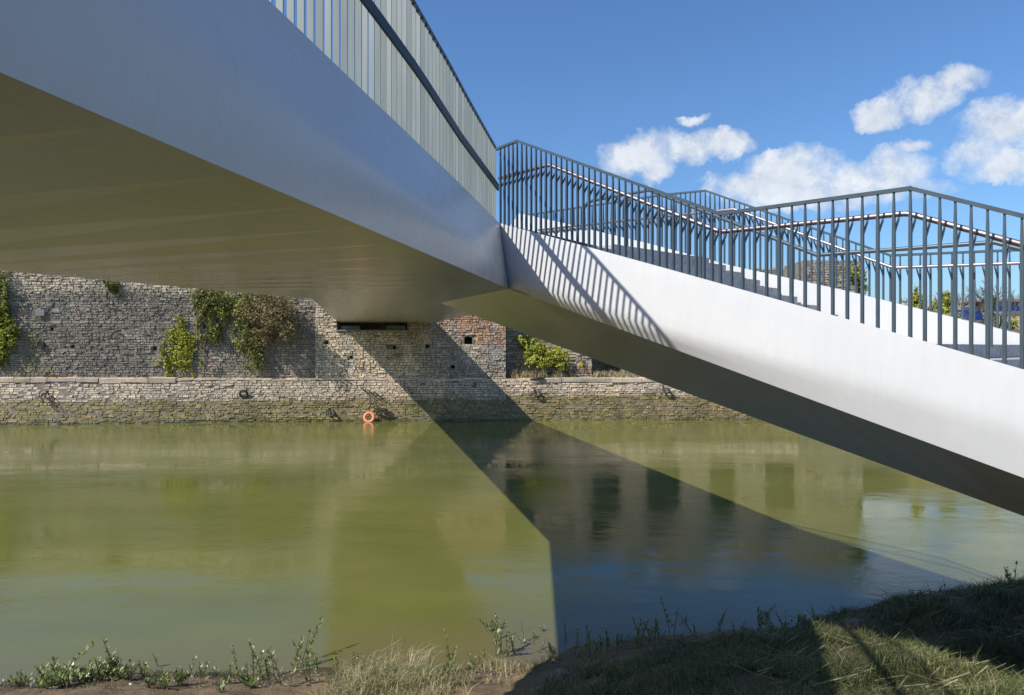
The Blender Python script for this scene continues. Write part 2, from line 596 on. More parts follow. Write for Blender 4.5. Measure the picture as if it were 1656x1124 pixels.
def masonry(root, surf, x0, x1, z0, z1, colf, holes=(), rowh=(.14, .30), slen=(.25, .85), keep=300, big=.55,
            gap=.012, lift=(.03, .11), zt=None):
    """random-coursed rubble: every stone its own irregular block standing proud of the mortar bed"""
    stones = []
    z = z0
    row = 0
    while z < z1 - .04:
        h = random.uniform(*rowh)
        if z + h > z1:
            h = z1 - z
        x = x0 - random.uniform(0, .3)
        while x < x1:
            l = random.uniform(*slen) * (1.0 + .5 * (h > .24))
            if random.random() < .12:
                l *= 1.5
            a, b = max(x, x0), min(x + l, x1)
            x += l
            if b - a < .08:
                continue
            wob = .05 * nz((a + b) / 2, z, .35, row * .3)
            za, zb = z + wob, z + h + wob
            zm = (za + zb) / 2
            if zt is not None and zm > zt((a + b) / 2):
                continue
            if zb > z1 + .04:
                continue
            if any(b > hx0 and a < hx1 and zb > hz0 and za < hz1 for (hx0, hx1, hz0, hz1) in holes):
                continue
            # sometimes two thin stones instead of a tall one
            parts = [(a, b, za, zb)]
            if h > .22 and random.random() < .35:
                zs = za + (zb - za) * random.uniform(.4, .6)
                parts = [(a, b, za, zs), (a, b, zs, zb)]
            for (pa, pb, pza, pzb) in parts:
                g = gap * random.uniform(.6, 1.6)
                up = random.uniform(*lift)
                if random.random() < .05:
                    up *= .2
                j = min(.35 * (pzb - pza), .05)
                jx = min(.2 * (pb - pa), .06)
                bs = [(pa + g, pza + g), (pb - g, pza + g), (pb - g, pzb - g), (pa + g, pzb - g)]
                bs = [(q[0] + random.uniform(-.5, .5) * jx, q[1] + random.uniform(-.55, .55) * j) for q in bs]
                cx, cz = (pa + pb) / 2, (pza + pzb) / 2
                fr = []
                for q in bs:
                    k = random.uniform(.74, .95)
                    fr.append((cx + (q[0] - cx) * (k + .05), cz + (q[1] - cz) * k, up * random.uniform(.65, 1.25)))
                vs = [surf(q[0], q[1], -.02) for q in bs] + [surf(*q) for q in fr]
                stones.append((pb - pa, (pb - pa) * (pzb - pza), vs, colf(cx, cz)))
        z += h
        row += 1
    FS = [(4, 5, 6, 7), (0, 1, 5, 4), (1, 2, 6, 5), (2, 3, 7, 6), (3, 0, 4, 7)]
    order = sorted(range(len(stones)), key=lambda i: -stones[i][1])
    single = set([i for i in order if stones[i][0] > big][:keep])
    mb = MB()
    for i, (l, a, vs, c) in enumerate(stones):
        if i in single:
            o = MB()
            o.add(vs, FS, c)
            o.build('stone', M['stone'], root)
        else:
            mb.add(vs, FS, c)
    r = mb.build('rubble_stones', M['stone'], root)
    r['kind'] = 'stuff'
    return r


def backing(root, surf, x0, x1, z0, z1, holes=(), depth=.5, name='mortar_bed', step=1.0, hole_depth=None):
    """mortar face with real openings"""
    xs = sorted(set([x0, x1] + list(np.arange(x0, x1, step)) + [h[0] for h in holes] + [h[1] for h in holes]))
    zs = sorted(set([z0, z1] + [h[2] for h in holes] + [h[3] for h in holes]))
    mb = MB()
    for i in range(len(xs) - 1):
        for j in range(len(zs) - 1):
            cx, cz = (xs[i] + xs[i + 1]) / 2, (zs[j] + zs[j + 1]) / 2
            if any(h[0] < cx < h[1] and h[2] < cz < h[3] for h in holes):
                continue
            mb.quad(surf(xs[i], zs[j], 0), surf(xs[i + 1], zs[j], 0), surf(xs[i + 1], zs[j + 1], 0), surf(xs[i], zs[j + 1], 0))
    for h in holes:
        d = -(hole_depth or 1.2)
        a, b, c, e = [(h[0], h[2]), (h[1], h[2]), (h[1], h[3]), (h[0], h[3])]
        pts = [a, b, c, e]
        for k in range(4):
            p, q = pts[k], pts[(k + 1) % 4]
            mb.quad(surf(*p, 0), surf(*q, 0), surf(*q, d), surf(*p, d))
        mb.quad(*[surf(*p, d) for p in pts])
    for k in range(len(xs) - 1):
        mb.quad(surf(xs[k], z1, 0), surf(xs[k + 1], z1, 0), surf(xs[k + 1], z1, -depth), surf(xs[k], z1, -depth))
    for x in (x0, x1):
        mb.quad(surf(x, z0, 0), surf(x, z1, 0), surf(x, z1, -depth), surf(x, z0, -depth))
    return mb.build(name, M['mortar'], root)


BUFF = (.70, .54, .38)
PALE = (.60, .51, .39)
GREY = (.29, .255, .21)
TIDE = (.33, .255, .14)
TIDEG = (.24, .21, .085)
RED = (.56, .34, .21)


def ledge_z(x):
    return H - 48.5 / F * (yq(x) + .1)


def quay_surf(x, z, d):
    foot = interp(x, [-36, -24], [.95, .45]) * max(0, 1 - z / 3.3)
    return Vector((x, yq(x) - foot - d, z))


def quay_col(x, z):
    e = 1.75 + .22 * nz(x, 0, .3) + .15 * nz(x, z, 1.1) + (.25 if x > -.5 else 0)
    if z < e:
        t = .5 + .9 * nz(x, z, .55, 2)
        c = lerp(TIDE, TIDEG, t)
        if z < .25:
            c = lerp(c, (.09, .10, .03), .6)
        if x > 0:
            c = lerp(c, (.26, .20, .09), .5)
        return vary(c, .25)
    c = lerp(BUFF, PALE, .5 + .8 * nz(x, z, .4, 7))
    if z < e + .35:
        c = lerp(c, TIDE, .35)
    if x < -15:
        c = lerp(c, (.36, .32, .25), .3)
    return vary(c, .2)


quay = empty('quay_wall', (0, yq(0), 0), 'low rubble stone quay wall standing in the river, green below the tide mark', 'wall')
backing(quay, quay_surf, -52, 60, -2.2, 3.42, depth=1.8)
masonry(quay, quay_surf, -44, 24, -.15, 3.28, quay_col, rowh=(.12, .25), slen=(.15, .50), keep=290, big=.42, lift=(.015, .09))
# coping stones along the ledge
x = -44.0
while x < 12:
    L_ = random.uniform(1.1, 2.2) if x < -20 else random.uniform(2.2, 4.6)
    if x < -29 or (x > 0.6):
        zt = ledge_z(x + L_ / 2) + random.uniform(-.03, .03)
        hh = random.uniform(.17, .21)
        mb = MB()
        up = random.uniform(.10, .16)
        vs = []
        for dz in (-hh * 2, 0):
            for xx in (x + .02, x + L_ - .03):
                for d in (up, -.8):
                    p = quay_surf(xx, 3.3, d + random.uniform(-.02, .02))
                    p.z = zt + dz + random.uniform(-.025, .025)
                    vs.append(p)
        # order: (z0,x0,front),(z0,x0,back),(z0,x1,front),(z0,x1,back), then the top
        c = vary((.56, .45, .33), .14)
        # bevel the front top edge
        f2 = [vs[4] + Vector((.03, .05, -.01)), vs[6] + Vector((-.03, .05, -.01))]
        f3 = [vs[4] + Vector((.0, 0, -.06)), vs[6] + Vector((0, 0, -.06))]
        allv = [vs[0], vs[2], f3[1], f3[0], f2[0], f2[1], vs[7], vs[5], vs[1], vs[3]]
        mb.add(allv, [(0, 1, 2, 3), (3, 2, 5, 4), (4, 5, 6, 7), (0, 3, 4, 7, 8), (1, 9, 6, 5, 2), (0, 8, 9, 1)], c)
        mb.build('coping_stone', M['stone'], quay)
    else:
        # worn-down ledge: thin uneven slabs
        for k in range(3):
            a, b = x + L_ * k / 3, x + L_ * (k + 1) / 3 - .04
            zt = ledge_z((a + b) / 2) - random.uniform(.02, .1)
            mb = MB()
            vs = []
            for zz in (zt - .16, zt):
                vs += [quay_surf(a, 3.3, .07), quay_surf(b, 3.3, .05), quay_surf(b, 3.3, -.7), quay_surf(a, 3.3, -.7)]
                for q in vs[-4:]:
                    q.z = zz + random.uniform(-.03, .02)
            mb.add(vs, [(4, 5, 6, 7), (0, 1, 5, 4), (1, 2, 6, 5), (3, 0, 4, 7)], vary(BUFF, .2))
            mb.build('coping_stone', M['stone'], quay)
    x += L_

# upper wall, left of the abutment


def left_surf(x, z, d):
    return Vector((x, yq(x) + .55 + .012 * (z - 3) - d, z))


def left_col(x, z):
    c = vary(GREY, .2)
    t = (z - 10.2) / .5 + nz(x, z, .5)
    c = lerp(c, vary(PALE, .3), t)
    t2 = (x + 24) / 6 + .9 * nz(x, z, .3, 4)
    c = lerp(c, vary((.40, .34, .26), .25), .75 * max(0, min(1, t2)))
    if random.random() < .06:
        c = vary((.40, .34, .27), .2)
    if random.random() < .015:
        c = vary((.42, .28, .2), .2)
    g = .5 - abs(x + 38.2) / 2.4 + (6 - z) / 8 + .4 * nz(x, z, .8)
    if z < 7.3 and g > 0:
        c = lerp(c, (.2, .2, .07), min(.55, g))
    return c


putlogs = [(-36.8, 7.45), (-28.9, 5.9), (-25.0, 7.7), (-35.2, 6.1), (-21.5, 6.6)]
LH = [(x - .13, x + .13, z - .13, z + .13) for x, z in putlogs]
lw = empty('retaining_wall', (-30, yq(-30) + .6, 3.4), 'tall dark grey rubble retaining wall left of the bridge abutment', 'wall')
backing(lw, left_surf, -52, -16.1, 3.2, 12.8, holes=LH, depth=1.0, hole_depth=.4)
masonry(lw, left_surf, -44, -16.1, 3.4, 12.8, left_col, holes=LH, rowh=(.12, .25), slen=(.13, .42), keep=290, big=.4, lift=(.015, .10))

# abutment block that carries the bridge


def tower_surf(x, z, d):
    return Vector((x, yq(x) + .10 + .01 * (z - 3) - d, z))


def tower_col(x, z):
    c = lerp(vary((.74, .60, .43), .22), vary((.50, .44, .35), .22), (x + 9.5) / 3 + .8 * nz(x, z, .4, 5))
    r = (x + 5.6) / 1.2 + (z - 7.0) / 1.5 + 1.2 * nz(x, z, .45, 3)
    if x > -5.8 and z > 6.2:
        c = lerp(c, vary(RED, .25), r * .5) if random.random() < .25 + .4 * r else c
    if x > -7 and random.random() < .08:
        c = vary(RED, .2)
    if random.random() < .04:
        c = vary((.46, .30, .22), .2)
    w = abs(nz(x * 1.7, z * .18, .8, 8))
    if w < .04 and z < 8:
        c = lerp(c, (.6, .58, .54), .5)
    return c


TH = [(-14.35, -8.65, 7.45, 8.22), (-3.95, -3.3, 6.28, 6.88)]
TH += [(x - .12, x + .12, z - .12, z + .12) for x, z in [(-13.2, 5.2), (-7.0, 6.1), (-4.9, 4.4), (-9.7, 6.0), (-15.2, 6.4)]]
tw = empty('bridge_abutment', (-8, yq(-8), 3.4), 'buff and red stone abutment with a long bearing slot under the bridge', 'abutment')
backing(tw, tower_surf, -16.1, -.5, 3.2, 12.9, holes=TH, depth=2.2, hole_depth=1.6)
masonry(tw, tower_surf, -16.1, -.5, 3.4, 12.9, tower_col, holes=TH, rowh=(.11, .24), slen=(.13, .45), keep=290, big=.4, lift=(.015, .09))
for xa, xb in ((-14.2, -12.6), (-10.4, -8.8)):
    mb = MB()
    mb.box(((xa + xb) / 2, yq(-11) + .75, 7.62), ((xb - xa) / 2, 0, 0), (0, .35, 0), (0, 0, .17))
    mb.build('bearing_block', M['bearing'], tw)
mb = MB()
mb.box((-11.5, yq(-11) + .02, 7.40), (2.9, .12, 0), (0, .1, 0), (0, 0, .05))
mb.build('bearing_sill', M['bearing'], tw)

# recessed wall with buttresses, right of the abutment
BUT = [(5.45, 6.75), (9.4, 11.4), (14.6, 16.7), (19.3, 21.4)]


def rec_top(x):
    return 13.1 + (1.3 if 13.2 < x < 17.3 else 0) + .1 * nz(x, 0, .8)


def rec_surf(x, z, d):
    return Vector((x, (58.0 if x < 6 else 61.5) - d, z))


def rec_col(x, z):
    c = lerp(vary((.46, .38, .28), .24), vary((.36, .33, .27), .22), .5 + nz(x, z, .4, 9))
    if random.random() < .08:
        c = vary((.42, .25, .17), .25)
    return c


rw = empty('recessed_wall', (12, 61, 3.4), 'recessed brown stone wall behind the ledge, seen over the stair too', 'wall')
backing(rw, rec_surf, -.5, 5.9, 3.2, 12.9, depth=1.2)
backing(rw, rec_surf, 6.1, 30, 3.2, 13.05, depth=1.2)
masonry(rw, rec_surf, -.5, 5.9, 3.4, 9, rec_col, keep=60, big=.6)
masonry(rw, rec_surf, 6.1, 30, 3.4, 14.5, rec_col, keep=200, big=.6, zt=rec_top)
mb = MB()
mb.box((15.2, 62.1, 13.7), (1.95, 0, 0), (0, .55, 0), (0, 0, .62))
mb.build('raised_section', M['mortar'], rw)
for k, (a, b) in enumerate(BUT + [(24.6, 29.6)]):
    nm = ['narrow stone buttress just right of the leafy bush on the ledge', 'stone buttress hidden behind the stair, second from the abutment',
          'stone buttress hidden behind the stair, third from the abutment', 'stone buttress hidden behind the stair, fourth from the abutment',
          'broad end pier of the brown stone wall, topped with ivy'][k]
    r = empty('buttress', ((a + b) / 2, 58, 3.4), nm, 'buttress', 'buttresses of the far bank wall')
    fy = 57.35

    def bs(x, z, d, fy=fy):
        return Vector((x, fy - d, z))
    mb = MB()
    hgt = 12.6 if k < 4 else 13.35
    mb.box(((a + b) / 2, fy + 2.05, (3.2 + hgt) / 2), ((b - a) / 2, 0, 0), (0, 2.05, 0), (0, 0, (hgt - 3.2) / 2))
    mb.build('core', M['mortar'], r)
    masonry(r, bs, a, b, 3.4, hgt, rec_col, keep=40, big=.55)

# ------------------------------------------------------------------ footbridge
br = empty('footbridge', (0, 11.4, 6), 'white steel Y-shaped footbridge with a finned parapet and a stair arm', 'bridge')
br.location = (0, 0, 0)


def LT(y):      # right deck edge of the main arm
    return Vector((-2.3735 + .19 * y, y, H + interp(y, [-8, 0, 4.3, 5.65, 8.3, 10, 11.4], [2.2, 2.235, 2.215, 2.195, 2.16, 2.12, 2.085])))


def LB(y):      # right lower arris of the main arm
    return Vector((-2.178 + .19 * y, y, H + interp(y, [-8, 2.3, 3.5, 5, 11.2], [.93, .935, .936, .945, .968])))


def LL(y):      # left lower edge of the main arm
    return Vector((-5.05 - .0038 * (y - 6.7), y, 6.76 + .0448 * (y - 6.7) if y > 2 else 6.55))


Cb = Vector((-.05, 11.2, 6.968))
Ct = Vector((-.2075, 11.4, 8.085))
K = Vector((-5.09, 17.3, 7.235))
Hc = Vector((-3.62, 14.4, 7.27))
A1 = Vector((-14.25, 56.2, 8.07))
A2 = Vector((-8.7, 56.2, 8.07))
G = Vector((-1.93, 18.3, 7.2))
rd = Vector((.648, -.762, 0))
nd = Vector((.762, .648, 0))
N0 = Vector((-.2, 11.4, 0))


def RT(s):
    p = N0 + rd * s
    p.z = 8.085 - .308 * s - .0012 * s * s
    return p


def RB(s):
    p = N0 + rd * s + nd * .02
    p.z = 7.045 - .304 * s
    return p


def RK(s):
    p = N0 + rd * s + nd * (3.15 - .0906 * (s + 6.38))
    p.z = 7.2 - .2336 * (s + 6.38)
    return p


def RF(s, z):
    p = N0 + rd * s + nd * 5.39
    p.z = z
    return p


def web(tops, bots, frac, bulge, out, n=10):
    """side plate with a soft fold"""
    rows = []
    for t, b, f, g in zip(tops, bots, frac, bulge):
        row = []
        for k in range(n + 1):
            q = k / n
            zc = 1 - f
            w = q / zc if q < zc else (1 - q) / f
            w = 1 - math.sqrt((1 - w) ** 2 + .004) + .03
            w = max(0, min(1, w)) if 0 < k < n else 0
            row.append(t + (b - t) * q + out * (g * w))
        rows.append(row)
    mb = MB()
    vs = [p for r in rows for p in r]
    m = n + 1
    fs = [(i * m + k, (i + 1) * m + k, (i + 1) * m + k + 1, i * m + k + 1) for i in range(len(rows) - 1) for k in range(n)]
    mb.add(vs, fs)
    return mb


ysT = np.concatenate([np.linspace(-8, 9.5, 36), np.linspace(9.8, 11.4, 9)])
fr = [interp(y, [3, 4, 5.5, 7.4, 11.2], [.42, .40, .35, .31, .16]) for y in ysT]
bg_ = [interp(y, [-8, 2, 8, 10.5, 11.4], [.17, .17, .13, .04, 0]) for y in ysT]
web([LT(y) for y in ysT], [LB(min(y, 11.2) - (.2 if y > 11.2 else 0) * 0) for y in ysT], fr, bg_, Vector((.98, -.19, 0))).build('main_web', M['white'], br, True)

ss = np.concatenate([[0, .08, .2, .4, .7], np.linspace(1, 13.5, 40)])
fr = [interp(s, [0, 3.4, 5.2, 7.2, 13], [.14, .20, .33, .46, .5]) for s in ss]
bg_ = [interp(s, [0, .6, 1.5, 3, 7, 13], [0, .12, .17, .12, .065, .065]) for s in ss]
web([RT(s) for s in ss], [RB(s) if s > .25 else RB(.25).lerp(Cb, 1) for s in ss], fr, bg_, -nd).build('stair_web', M['white'], br, True)

# soffits
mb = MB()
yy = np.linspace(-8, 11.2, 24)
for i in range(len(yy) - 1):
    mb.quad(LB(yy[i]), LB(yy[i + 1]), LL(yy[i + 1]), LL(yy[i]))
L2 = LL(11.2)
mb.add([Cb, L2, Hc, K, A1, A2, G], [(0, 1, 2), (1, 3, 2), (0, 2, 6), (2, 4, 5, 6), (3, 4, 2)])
mb.build('main_soffit', M['shaded_white'], br)
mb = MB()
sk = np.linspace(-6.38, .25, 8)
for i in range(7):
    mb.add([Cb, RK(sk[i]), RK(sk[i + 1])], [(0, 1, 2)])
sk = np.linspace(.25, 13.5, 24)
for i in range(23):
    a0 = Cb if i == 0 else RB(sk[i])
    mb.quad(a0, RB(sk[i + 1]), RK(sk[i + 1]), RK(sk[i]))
mb.build('stair_soffit', M['shaded_white'], br)


def Rtop(t):     # right deck edge of the stem
    return Vector((3.3 - .242 * t, 15.5 + t, 8.0 + .009 * t))


R0 = Rtop(0)
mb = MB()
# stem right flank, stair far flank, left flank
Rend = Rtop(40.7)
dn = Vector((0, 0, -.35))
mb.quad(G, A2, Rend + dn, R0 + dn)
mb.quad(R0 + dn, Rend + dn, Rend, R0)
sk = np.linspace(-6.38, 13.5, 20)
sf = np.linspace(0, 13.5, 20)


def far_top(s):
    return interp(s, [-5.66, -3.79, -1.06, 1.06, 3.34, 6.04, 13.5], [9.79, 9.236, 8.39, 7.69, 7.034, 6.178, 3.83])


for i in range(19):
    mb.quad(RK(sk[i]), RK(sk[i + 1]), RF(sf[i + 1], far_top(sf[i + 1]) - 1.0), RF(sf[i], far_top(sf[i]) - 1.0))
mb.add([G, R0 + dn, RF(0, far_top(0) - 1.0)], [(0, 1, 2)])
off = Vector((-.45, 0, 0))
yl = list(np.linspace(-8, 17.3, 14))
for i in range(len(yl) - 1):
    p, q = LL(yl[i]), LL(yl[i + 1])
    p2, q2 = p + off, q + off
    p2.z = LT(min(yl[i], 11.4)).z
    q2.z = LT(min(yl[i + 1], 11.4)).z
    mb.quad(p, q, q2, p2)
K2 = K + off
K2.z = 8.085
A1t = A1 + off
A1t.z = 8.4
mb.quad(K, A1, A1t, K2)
mb.build('flank_plate', M['shaded_white'], br)
# decks
mb = MB()
for i in range(len(yl) - 1):
    p, q = LL(yl[i]) + off, LL(yl[i + 1]) + off
    p.z, q.z = LT(min(yl[i], 11.4)).z, LT(min(yl[i + 1], 11.4)).z
    if yl[i + 1] < 11.4:
        mb.quad(p, q, LT(yl[i + 1]), LT(yl[i]))
    elif yl[i] < 11.4:
        mb.add([p, q, Ct, LT(yl[i])], [(0, 1, 2, 3)])
    else:
        mb.add([p, q, Ct], [(0, 1, 2)])
dz = Vector((0, 0, .0))
mb.add([K2, A1t, Rend, R0, Ct], [(0, 1, 2, 3, 4)])
mb.build('deck', M['deck'], br)

# stair: landings and steps
mb0 = []


def block(s0, s1, ztop, thick, name, n0=.45, n1=5.2, mat='step'):
    mb = MB()
    vs = []
    for z in (ztop - thick, ztop):
        for (s, n) in ((s0, n0), (s1, n0), (s1, n1), (s0, n1)):
            p = N0 + rd * s + nd * n
            p.z = z
            vs.append(p)
    mb.add(vs, [(0, 3, 2, 1), (4, 5, 6, 7), (0, 1, 5, 4), (1, 2, 6, 5), (2, 3, 7, 6), (3, 0, 4, 7)])
    # nosing strip
    return mb.build(name, M[mat], br)


block(-2.6, .60, 7.88, .2, 'landing', n0=2.2)
zz = 7.88
s = .58
for k in range(9):
    zz -= .184
    block(s, s + .42, zz, .36, 'step')
    s += .38
block(s, s + 2.05, zz - .184, .36, 'landing')
s += 2.05
zz -= .184
for k in range(3):
    zz -= .184
    block(s, s + .42, zz, .36, 'step')
    s += .38
block(s, s + 5, zz - .184, .5, 'landing', n0=.75)

# far upstand of the stair, rising to a peaked end plate
mb = MB()
sl = [-6.0, -5.6, -4.8, -3.8, -2.4, -1.06, 0, 1.06, 2.2, 3.34, 4.6, 6.04, 9, 13.5]
th = nd * .09
for i in range(len(sl) - 1):
    a, b = sl[i], sl[i + 1]
    za, zb = far_top(a), far_top(b)
    if i == 0:
        za -= .3
    pa, pb = RF(a, za), RF(b, zb)
    da = RF(a, za - 1.75)
    db = RF(b, zb - 1.75)
    mb.quad(pa - th, pb - th, db - th, da - th)
    mb.quad(pa + th, pb + th, db + th, da + th)
    mb.quad(pa - th, pb - th, pb + th, pa + th)
    if i == 0:
        mb.quad(pa - th, pa + th, da + th, da - th)
mb.build('stair_upstand', M['white'], br)

# ---- finned parapet on the main arm


def par_top(y):
    return H + interp(y, [-8, 4, 7.3, 8.04, 8.685, 9.68, 11.4], [3.8, 3.8, 3.73, 3.665, 3.62, 3.51, 3.37])


def PX(y):
    return -2.456 + .19 * y


fa = Vector((.982, -.187, 0))      # across the parapet
fl = Vector((.187, .982, 0))
mb = MB()
yy = np.linspace(-7, 11.42, 40)
for i in range(39):
    y0, y1 = yy[i], yy[i + 1]
    p0, p1 = Vector((PX(y0), y0, par_top(y0))), Vector((PX(y1), y1, par_top(y1)))
    c = (p0 + p1) / 2
    mb.box(c, (p1 - p0) / 2 * 1.001, fa * .022, (0, 0, .016))
parapet = mb.build('finned_parapet', M['rail'], br)
y = 11.34
k = 0
while y > -5:
    b = LT(y).z - .03
    t = par_top(y) - .014
    mb = MB()
    tw_ = random.uniform(-.10, .10)
    ax = (fa * math.cos(tw_) + fl * math.sin(tw_))
    ay = Vector((-ax.y, ax.x, 0))
    mb.box((PX(y), y, (b + t) / 2), ax * .0265, ay * .0055, (0, 0, (t - b) / 2))
    mb.build('fin', M['fin'], parapet)
    y -= .143
# inner board rail
mb = MB()
pts = []
for i in range(39):
    y0, y1 = yy[i], yy[i + 1]
    za, zb = [H + interp(q, [-8, 5.9, 7.34, 9.1, 11.4], [3.09, 3.035, 2.972, 2.80, 2.686]) for q in (y0, y1)]
    p0, p1 = Vector((PX(y0), y0, za)) + fa * .055, Vector((PX(y1), y1, zb)) + fa * .055
    mb.box((p0 + p1) / 2, (p1 - p0) / 2 * 1.001, fa * .015, (0, 0, .055))
mb.build('board_rail', M['board'], parapet)


# ---- baluster railings of the stair
def poly_at(pts, s):
    return interp(s, [p[0] for p in pts], [p[1] for p in pts])


def railing(name, n_off, prof, s_list, bottom, hand, inward, hand_r, endcurve=None):
    base = N0 + nd * n_off
    mb = MB()
    for i in range(len(prof) - 1):
        p0, p1 = base + rd * prof[i][0], base + rd * prof[i + 1][0]
        p0.z, p1.z = prof[i][1], prof[i + 1][1]
        d = (p1 - p0)
        upv = nd.cross(d).normalized()
        mb.box((p0 + p1) / 2, d / 2 * 1.0, nd * .026, upv * .019)
        for q in (p0, p1):
            mb.box(q, rd * .012, nd * .0258, (0, 0, .0188))
    root = mb.build(name, M['rail'], br)
    cache = {}
    for s in s_list:
        zt = poly_at(prof, s) - .012
        zb = bottom(s)
        p = base + rd * s
        mb = MB()
        zk = zt - .34
        vs = []
        for z_, k_ in ((zb, 1), (zk, 1), (zt, .58)):
            for (i, j) in ((-1, -1), (1, -1), (1, 1), (-1, 1)):
                q = p + rd * (.0135 * i * k_) + nd * (.018 * j * k_)
                q.z = z_
                vs.append(q)
        mb.add(vs, [(0, 3, 2, 1), (8, 9, 10, 11)] + [(r * 4 + i, r * 4 + (i + 1) % 4, r * 4 + 4 + (i + 1) % 4, r * 4 + 4 + i) for r in (0, 1) for i in range(4)])
        mb.build('baluster', M['rail'], root)
        # bracket: a slanting flat arm up to the hand rail
        hs = hand[0][0] <= s <= hand[-1][0]
        if hs:
            zh = poly_at(hand, s) - hand_r
            q0 = p.copy()
            q0.z = zh - .19
            q1 = p + nd * inward
            q1.z = zh - .005
            d = q1 - q0
            mb = MB()
            mb.box((q0 + q1) / 2, d / 2, rd * .007, nd.cross(rd).cross(d).normalized() * .0 + Vector((0, 0, .022)))
            mb.build('bracket', M['rail'], root)
    mb = MB()
    pts = []
    hp = []
    for i, (s, z) in enumerate(hand):
        p = base + nd * inward + rd * s
        p.z = z
        hp.append(p)
    pts = [hp[0]]
    for i in range(1, len(hp) - 1):
        a, b, c = hp[i - 1], hp[i], hp[i + 1]
        e = .07
        pts += [b + (a - b).normalized() * e, b + (a - b).normalized() * e * .35 + (c - b).normalized() * e * .1,
                b + (c - b).normalized() * e * .35 + (a - b).normalized() * e * .1, b + (c - b).normalized() * e]
    pts.append(hp[-1])
    mb.tube(pts, hand_r, 14)
    mb.build('handrail', M['steel'], root, True)
    return root


near_prof = [(-.16, 9.37), (.38, 9.387), (4.16, 7.625), (6.27, 7.558), (13, 4.55)]
near_hand = [(-.25, 8.915), (1.0, 8.89), (4.08, 7.43), (6.2, 7.341), (13, 4.30)]
sn = list(np.linspace(-.05, .38, 5)[:-1]) + list(np.linspace(.38, 4.16, 34)[:-1]) + list(np.linspace(4.16, 6.27, 15)[:-1])
st = 6.27
while st < 12:
    sn.append(st)
    st += .128
railing('stair_railing', .05, near_prof, sn, lambda s: RT(s).z - .03, near_hand, .13, .029)
far_prof = [(-5.3, 9.70), (-2.28, 9.54), (-.71, 9.47), (.38, 9.37), (4.09, 7.595), (6.27, 7.47), (13, 4.5)]
far_hand = [(-4.74, 9.18), (1.17, 8.83), (4.19, 7.36), (6.2, 7.26), (13, 4.25)]
sfar = list(np.linspace(-5.2, .38, 45)[:-1]) + list(np.linspace(.38, 4.09, 33)[:-1]) + list(np.linspace(4.09, 6.27, 15)[:-1])
st = 6.27
while st < 12:
    sfar.append(st)
    st += .13
railing('stair_railing', 5.39, far_prof, sfar, lambda s: far_top(s) - .03, far_hand, -.16, .026)

# middle hand rail of the stair: round tube with a bent-down end, on paired posts
base = N0 + nd * 2.67
mid = [(-.62, 8.72), (-.60, 8.80), (-.52, 8.87), (-.36, 8.90), (1.02, 8.86), (4.10, 7.36), (6.30, 7.29), (9, 6.1)]
hp = []
for i, (s_, z) in enumerate(mid):
    p = base + rd * s_
    p.z = z
    hp.append(p)
mb = MB()
low = hp[0].copy()
low.z = 7.86
mb.tube([low] + hp, .03, 12)
cr = mb.build('centre_handrail', M['rail'], br, True)
for s_ in (.5, 2.1, 3.7, 5.35, 6.26):
    p = base + rd * s_
    zt = interp(s_, [m[0] for m in mid], [m[1] for m in mid])
    zb = max(6.0, 7.84 if s_ < .58 else 7.65 - .484 * (s_ - .58))
    mb = MB()
    mb.box((p.x, p.y, (zt + zb) / 2), rd * .018, nd * .018, (0, 0, (zt - zb) / 2))
    mb.build('post', M['rail'], cr)

# ------------------------------------------------------------------ plants


def leaf_quad(mb, p, size, tone, nrm=None, mi=0, aspect=.75):
    d = Vector((random.gauss(0, 1), random.gauss(0, 1), random.gauss(0, 1)))
    if nrm is not None:
        d = d * .75 + nrm * 1.0
    d.normalize()
    a = d.cross(Vector((random.gauss(0, 1), random.gauss(0, 1), random.gauss(0, 1)))).normalized()
    b = d.cross(a)
    a, b = a * size * .5, b * size * .5 * aspect
    k = d * size * .12
    mb.add([p - a, p - b * .9 + k, p + a, p + b * .9 + k], [(0, 1, 2), (0, 2, 3)], (tone, tone, tone), mi)


def leaf_blob(mb, c, r, n, size, tone=(.1, .9), mi=0, lump=.5):
    """leaf cloud in an ellipsoid, gathered into clumps so light and dark pockets form"""
    c, r = Vector(c), Vector(r)
    nc = max(3, int(n / 22))
    cl = []
    for _ in range(nc):
        while True:
            q = Vector((random.uniform(-1, 1), random.uniform(-1, 1), random.uniform(-1, 1)))
            if q.length < 1:
                break
        cl.append((q, random.uniform(*tone)))
    for _ in range(n):
        q, t = random.choice(cl)
        o = Vector((random.gauss(0, 1), random.gauss(0, 1), random.gauss(0, 1))) * .16
        p = q + o
        nrm = Vector((p.x, p.y - .4, p.z + .35))
        leaf_quad(mb, c + Vector((p.x * r.x, p.y * r.y, p.z * r.z)), size * random.uniform(.6, 1.3),
                  max(0, min(1, t + random.uniform(-.22, .22))), nrm.normalized() if nrm.length > .01 else None, mi)


def wallpt(u, v, off=0.0, zone='left'):
    Y = 54.0
    for _ in range(6):
        X = (u - 828) / F * Y
        z = H + (562 - v) / F * Y
        if zone == 'left':
            Y = yq(X) + .55 - off
        elif zone == 'quay':
            Y = quay_surf(X, z, off).y
        elif zone == 'tower':
            Y = yq(X) + .1 - off
        else:
            Y = 57.6 - off
    return W(u, v, Y)


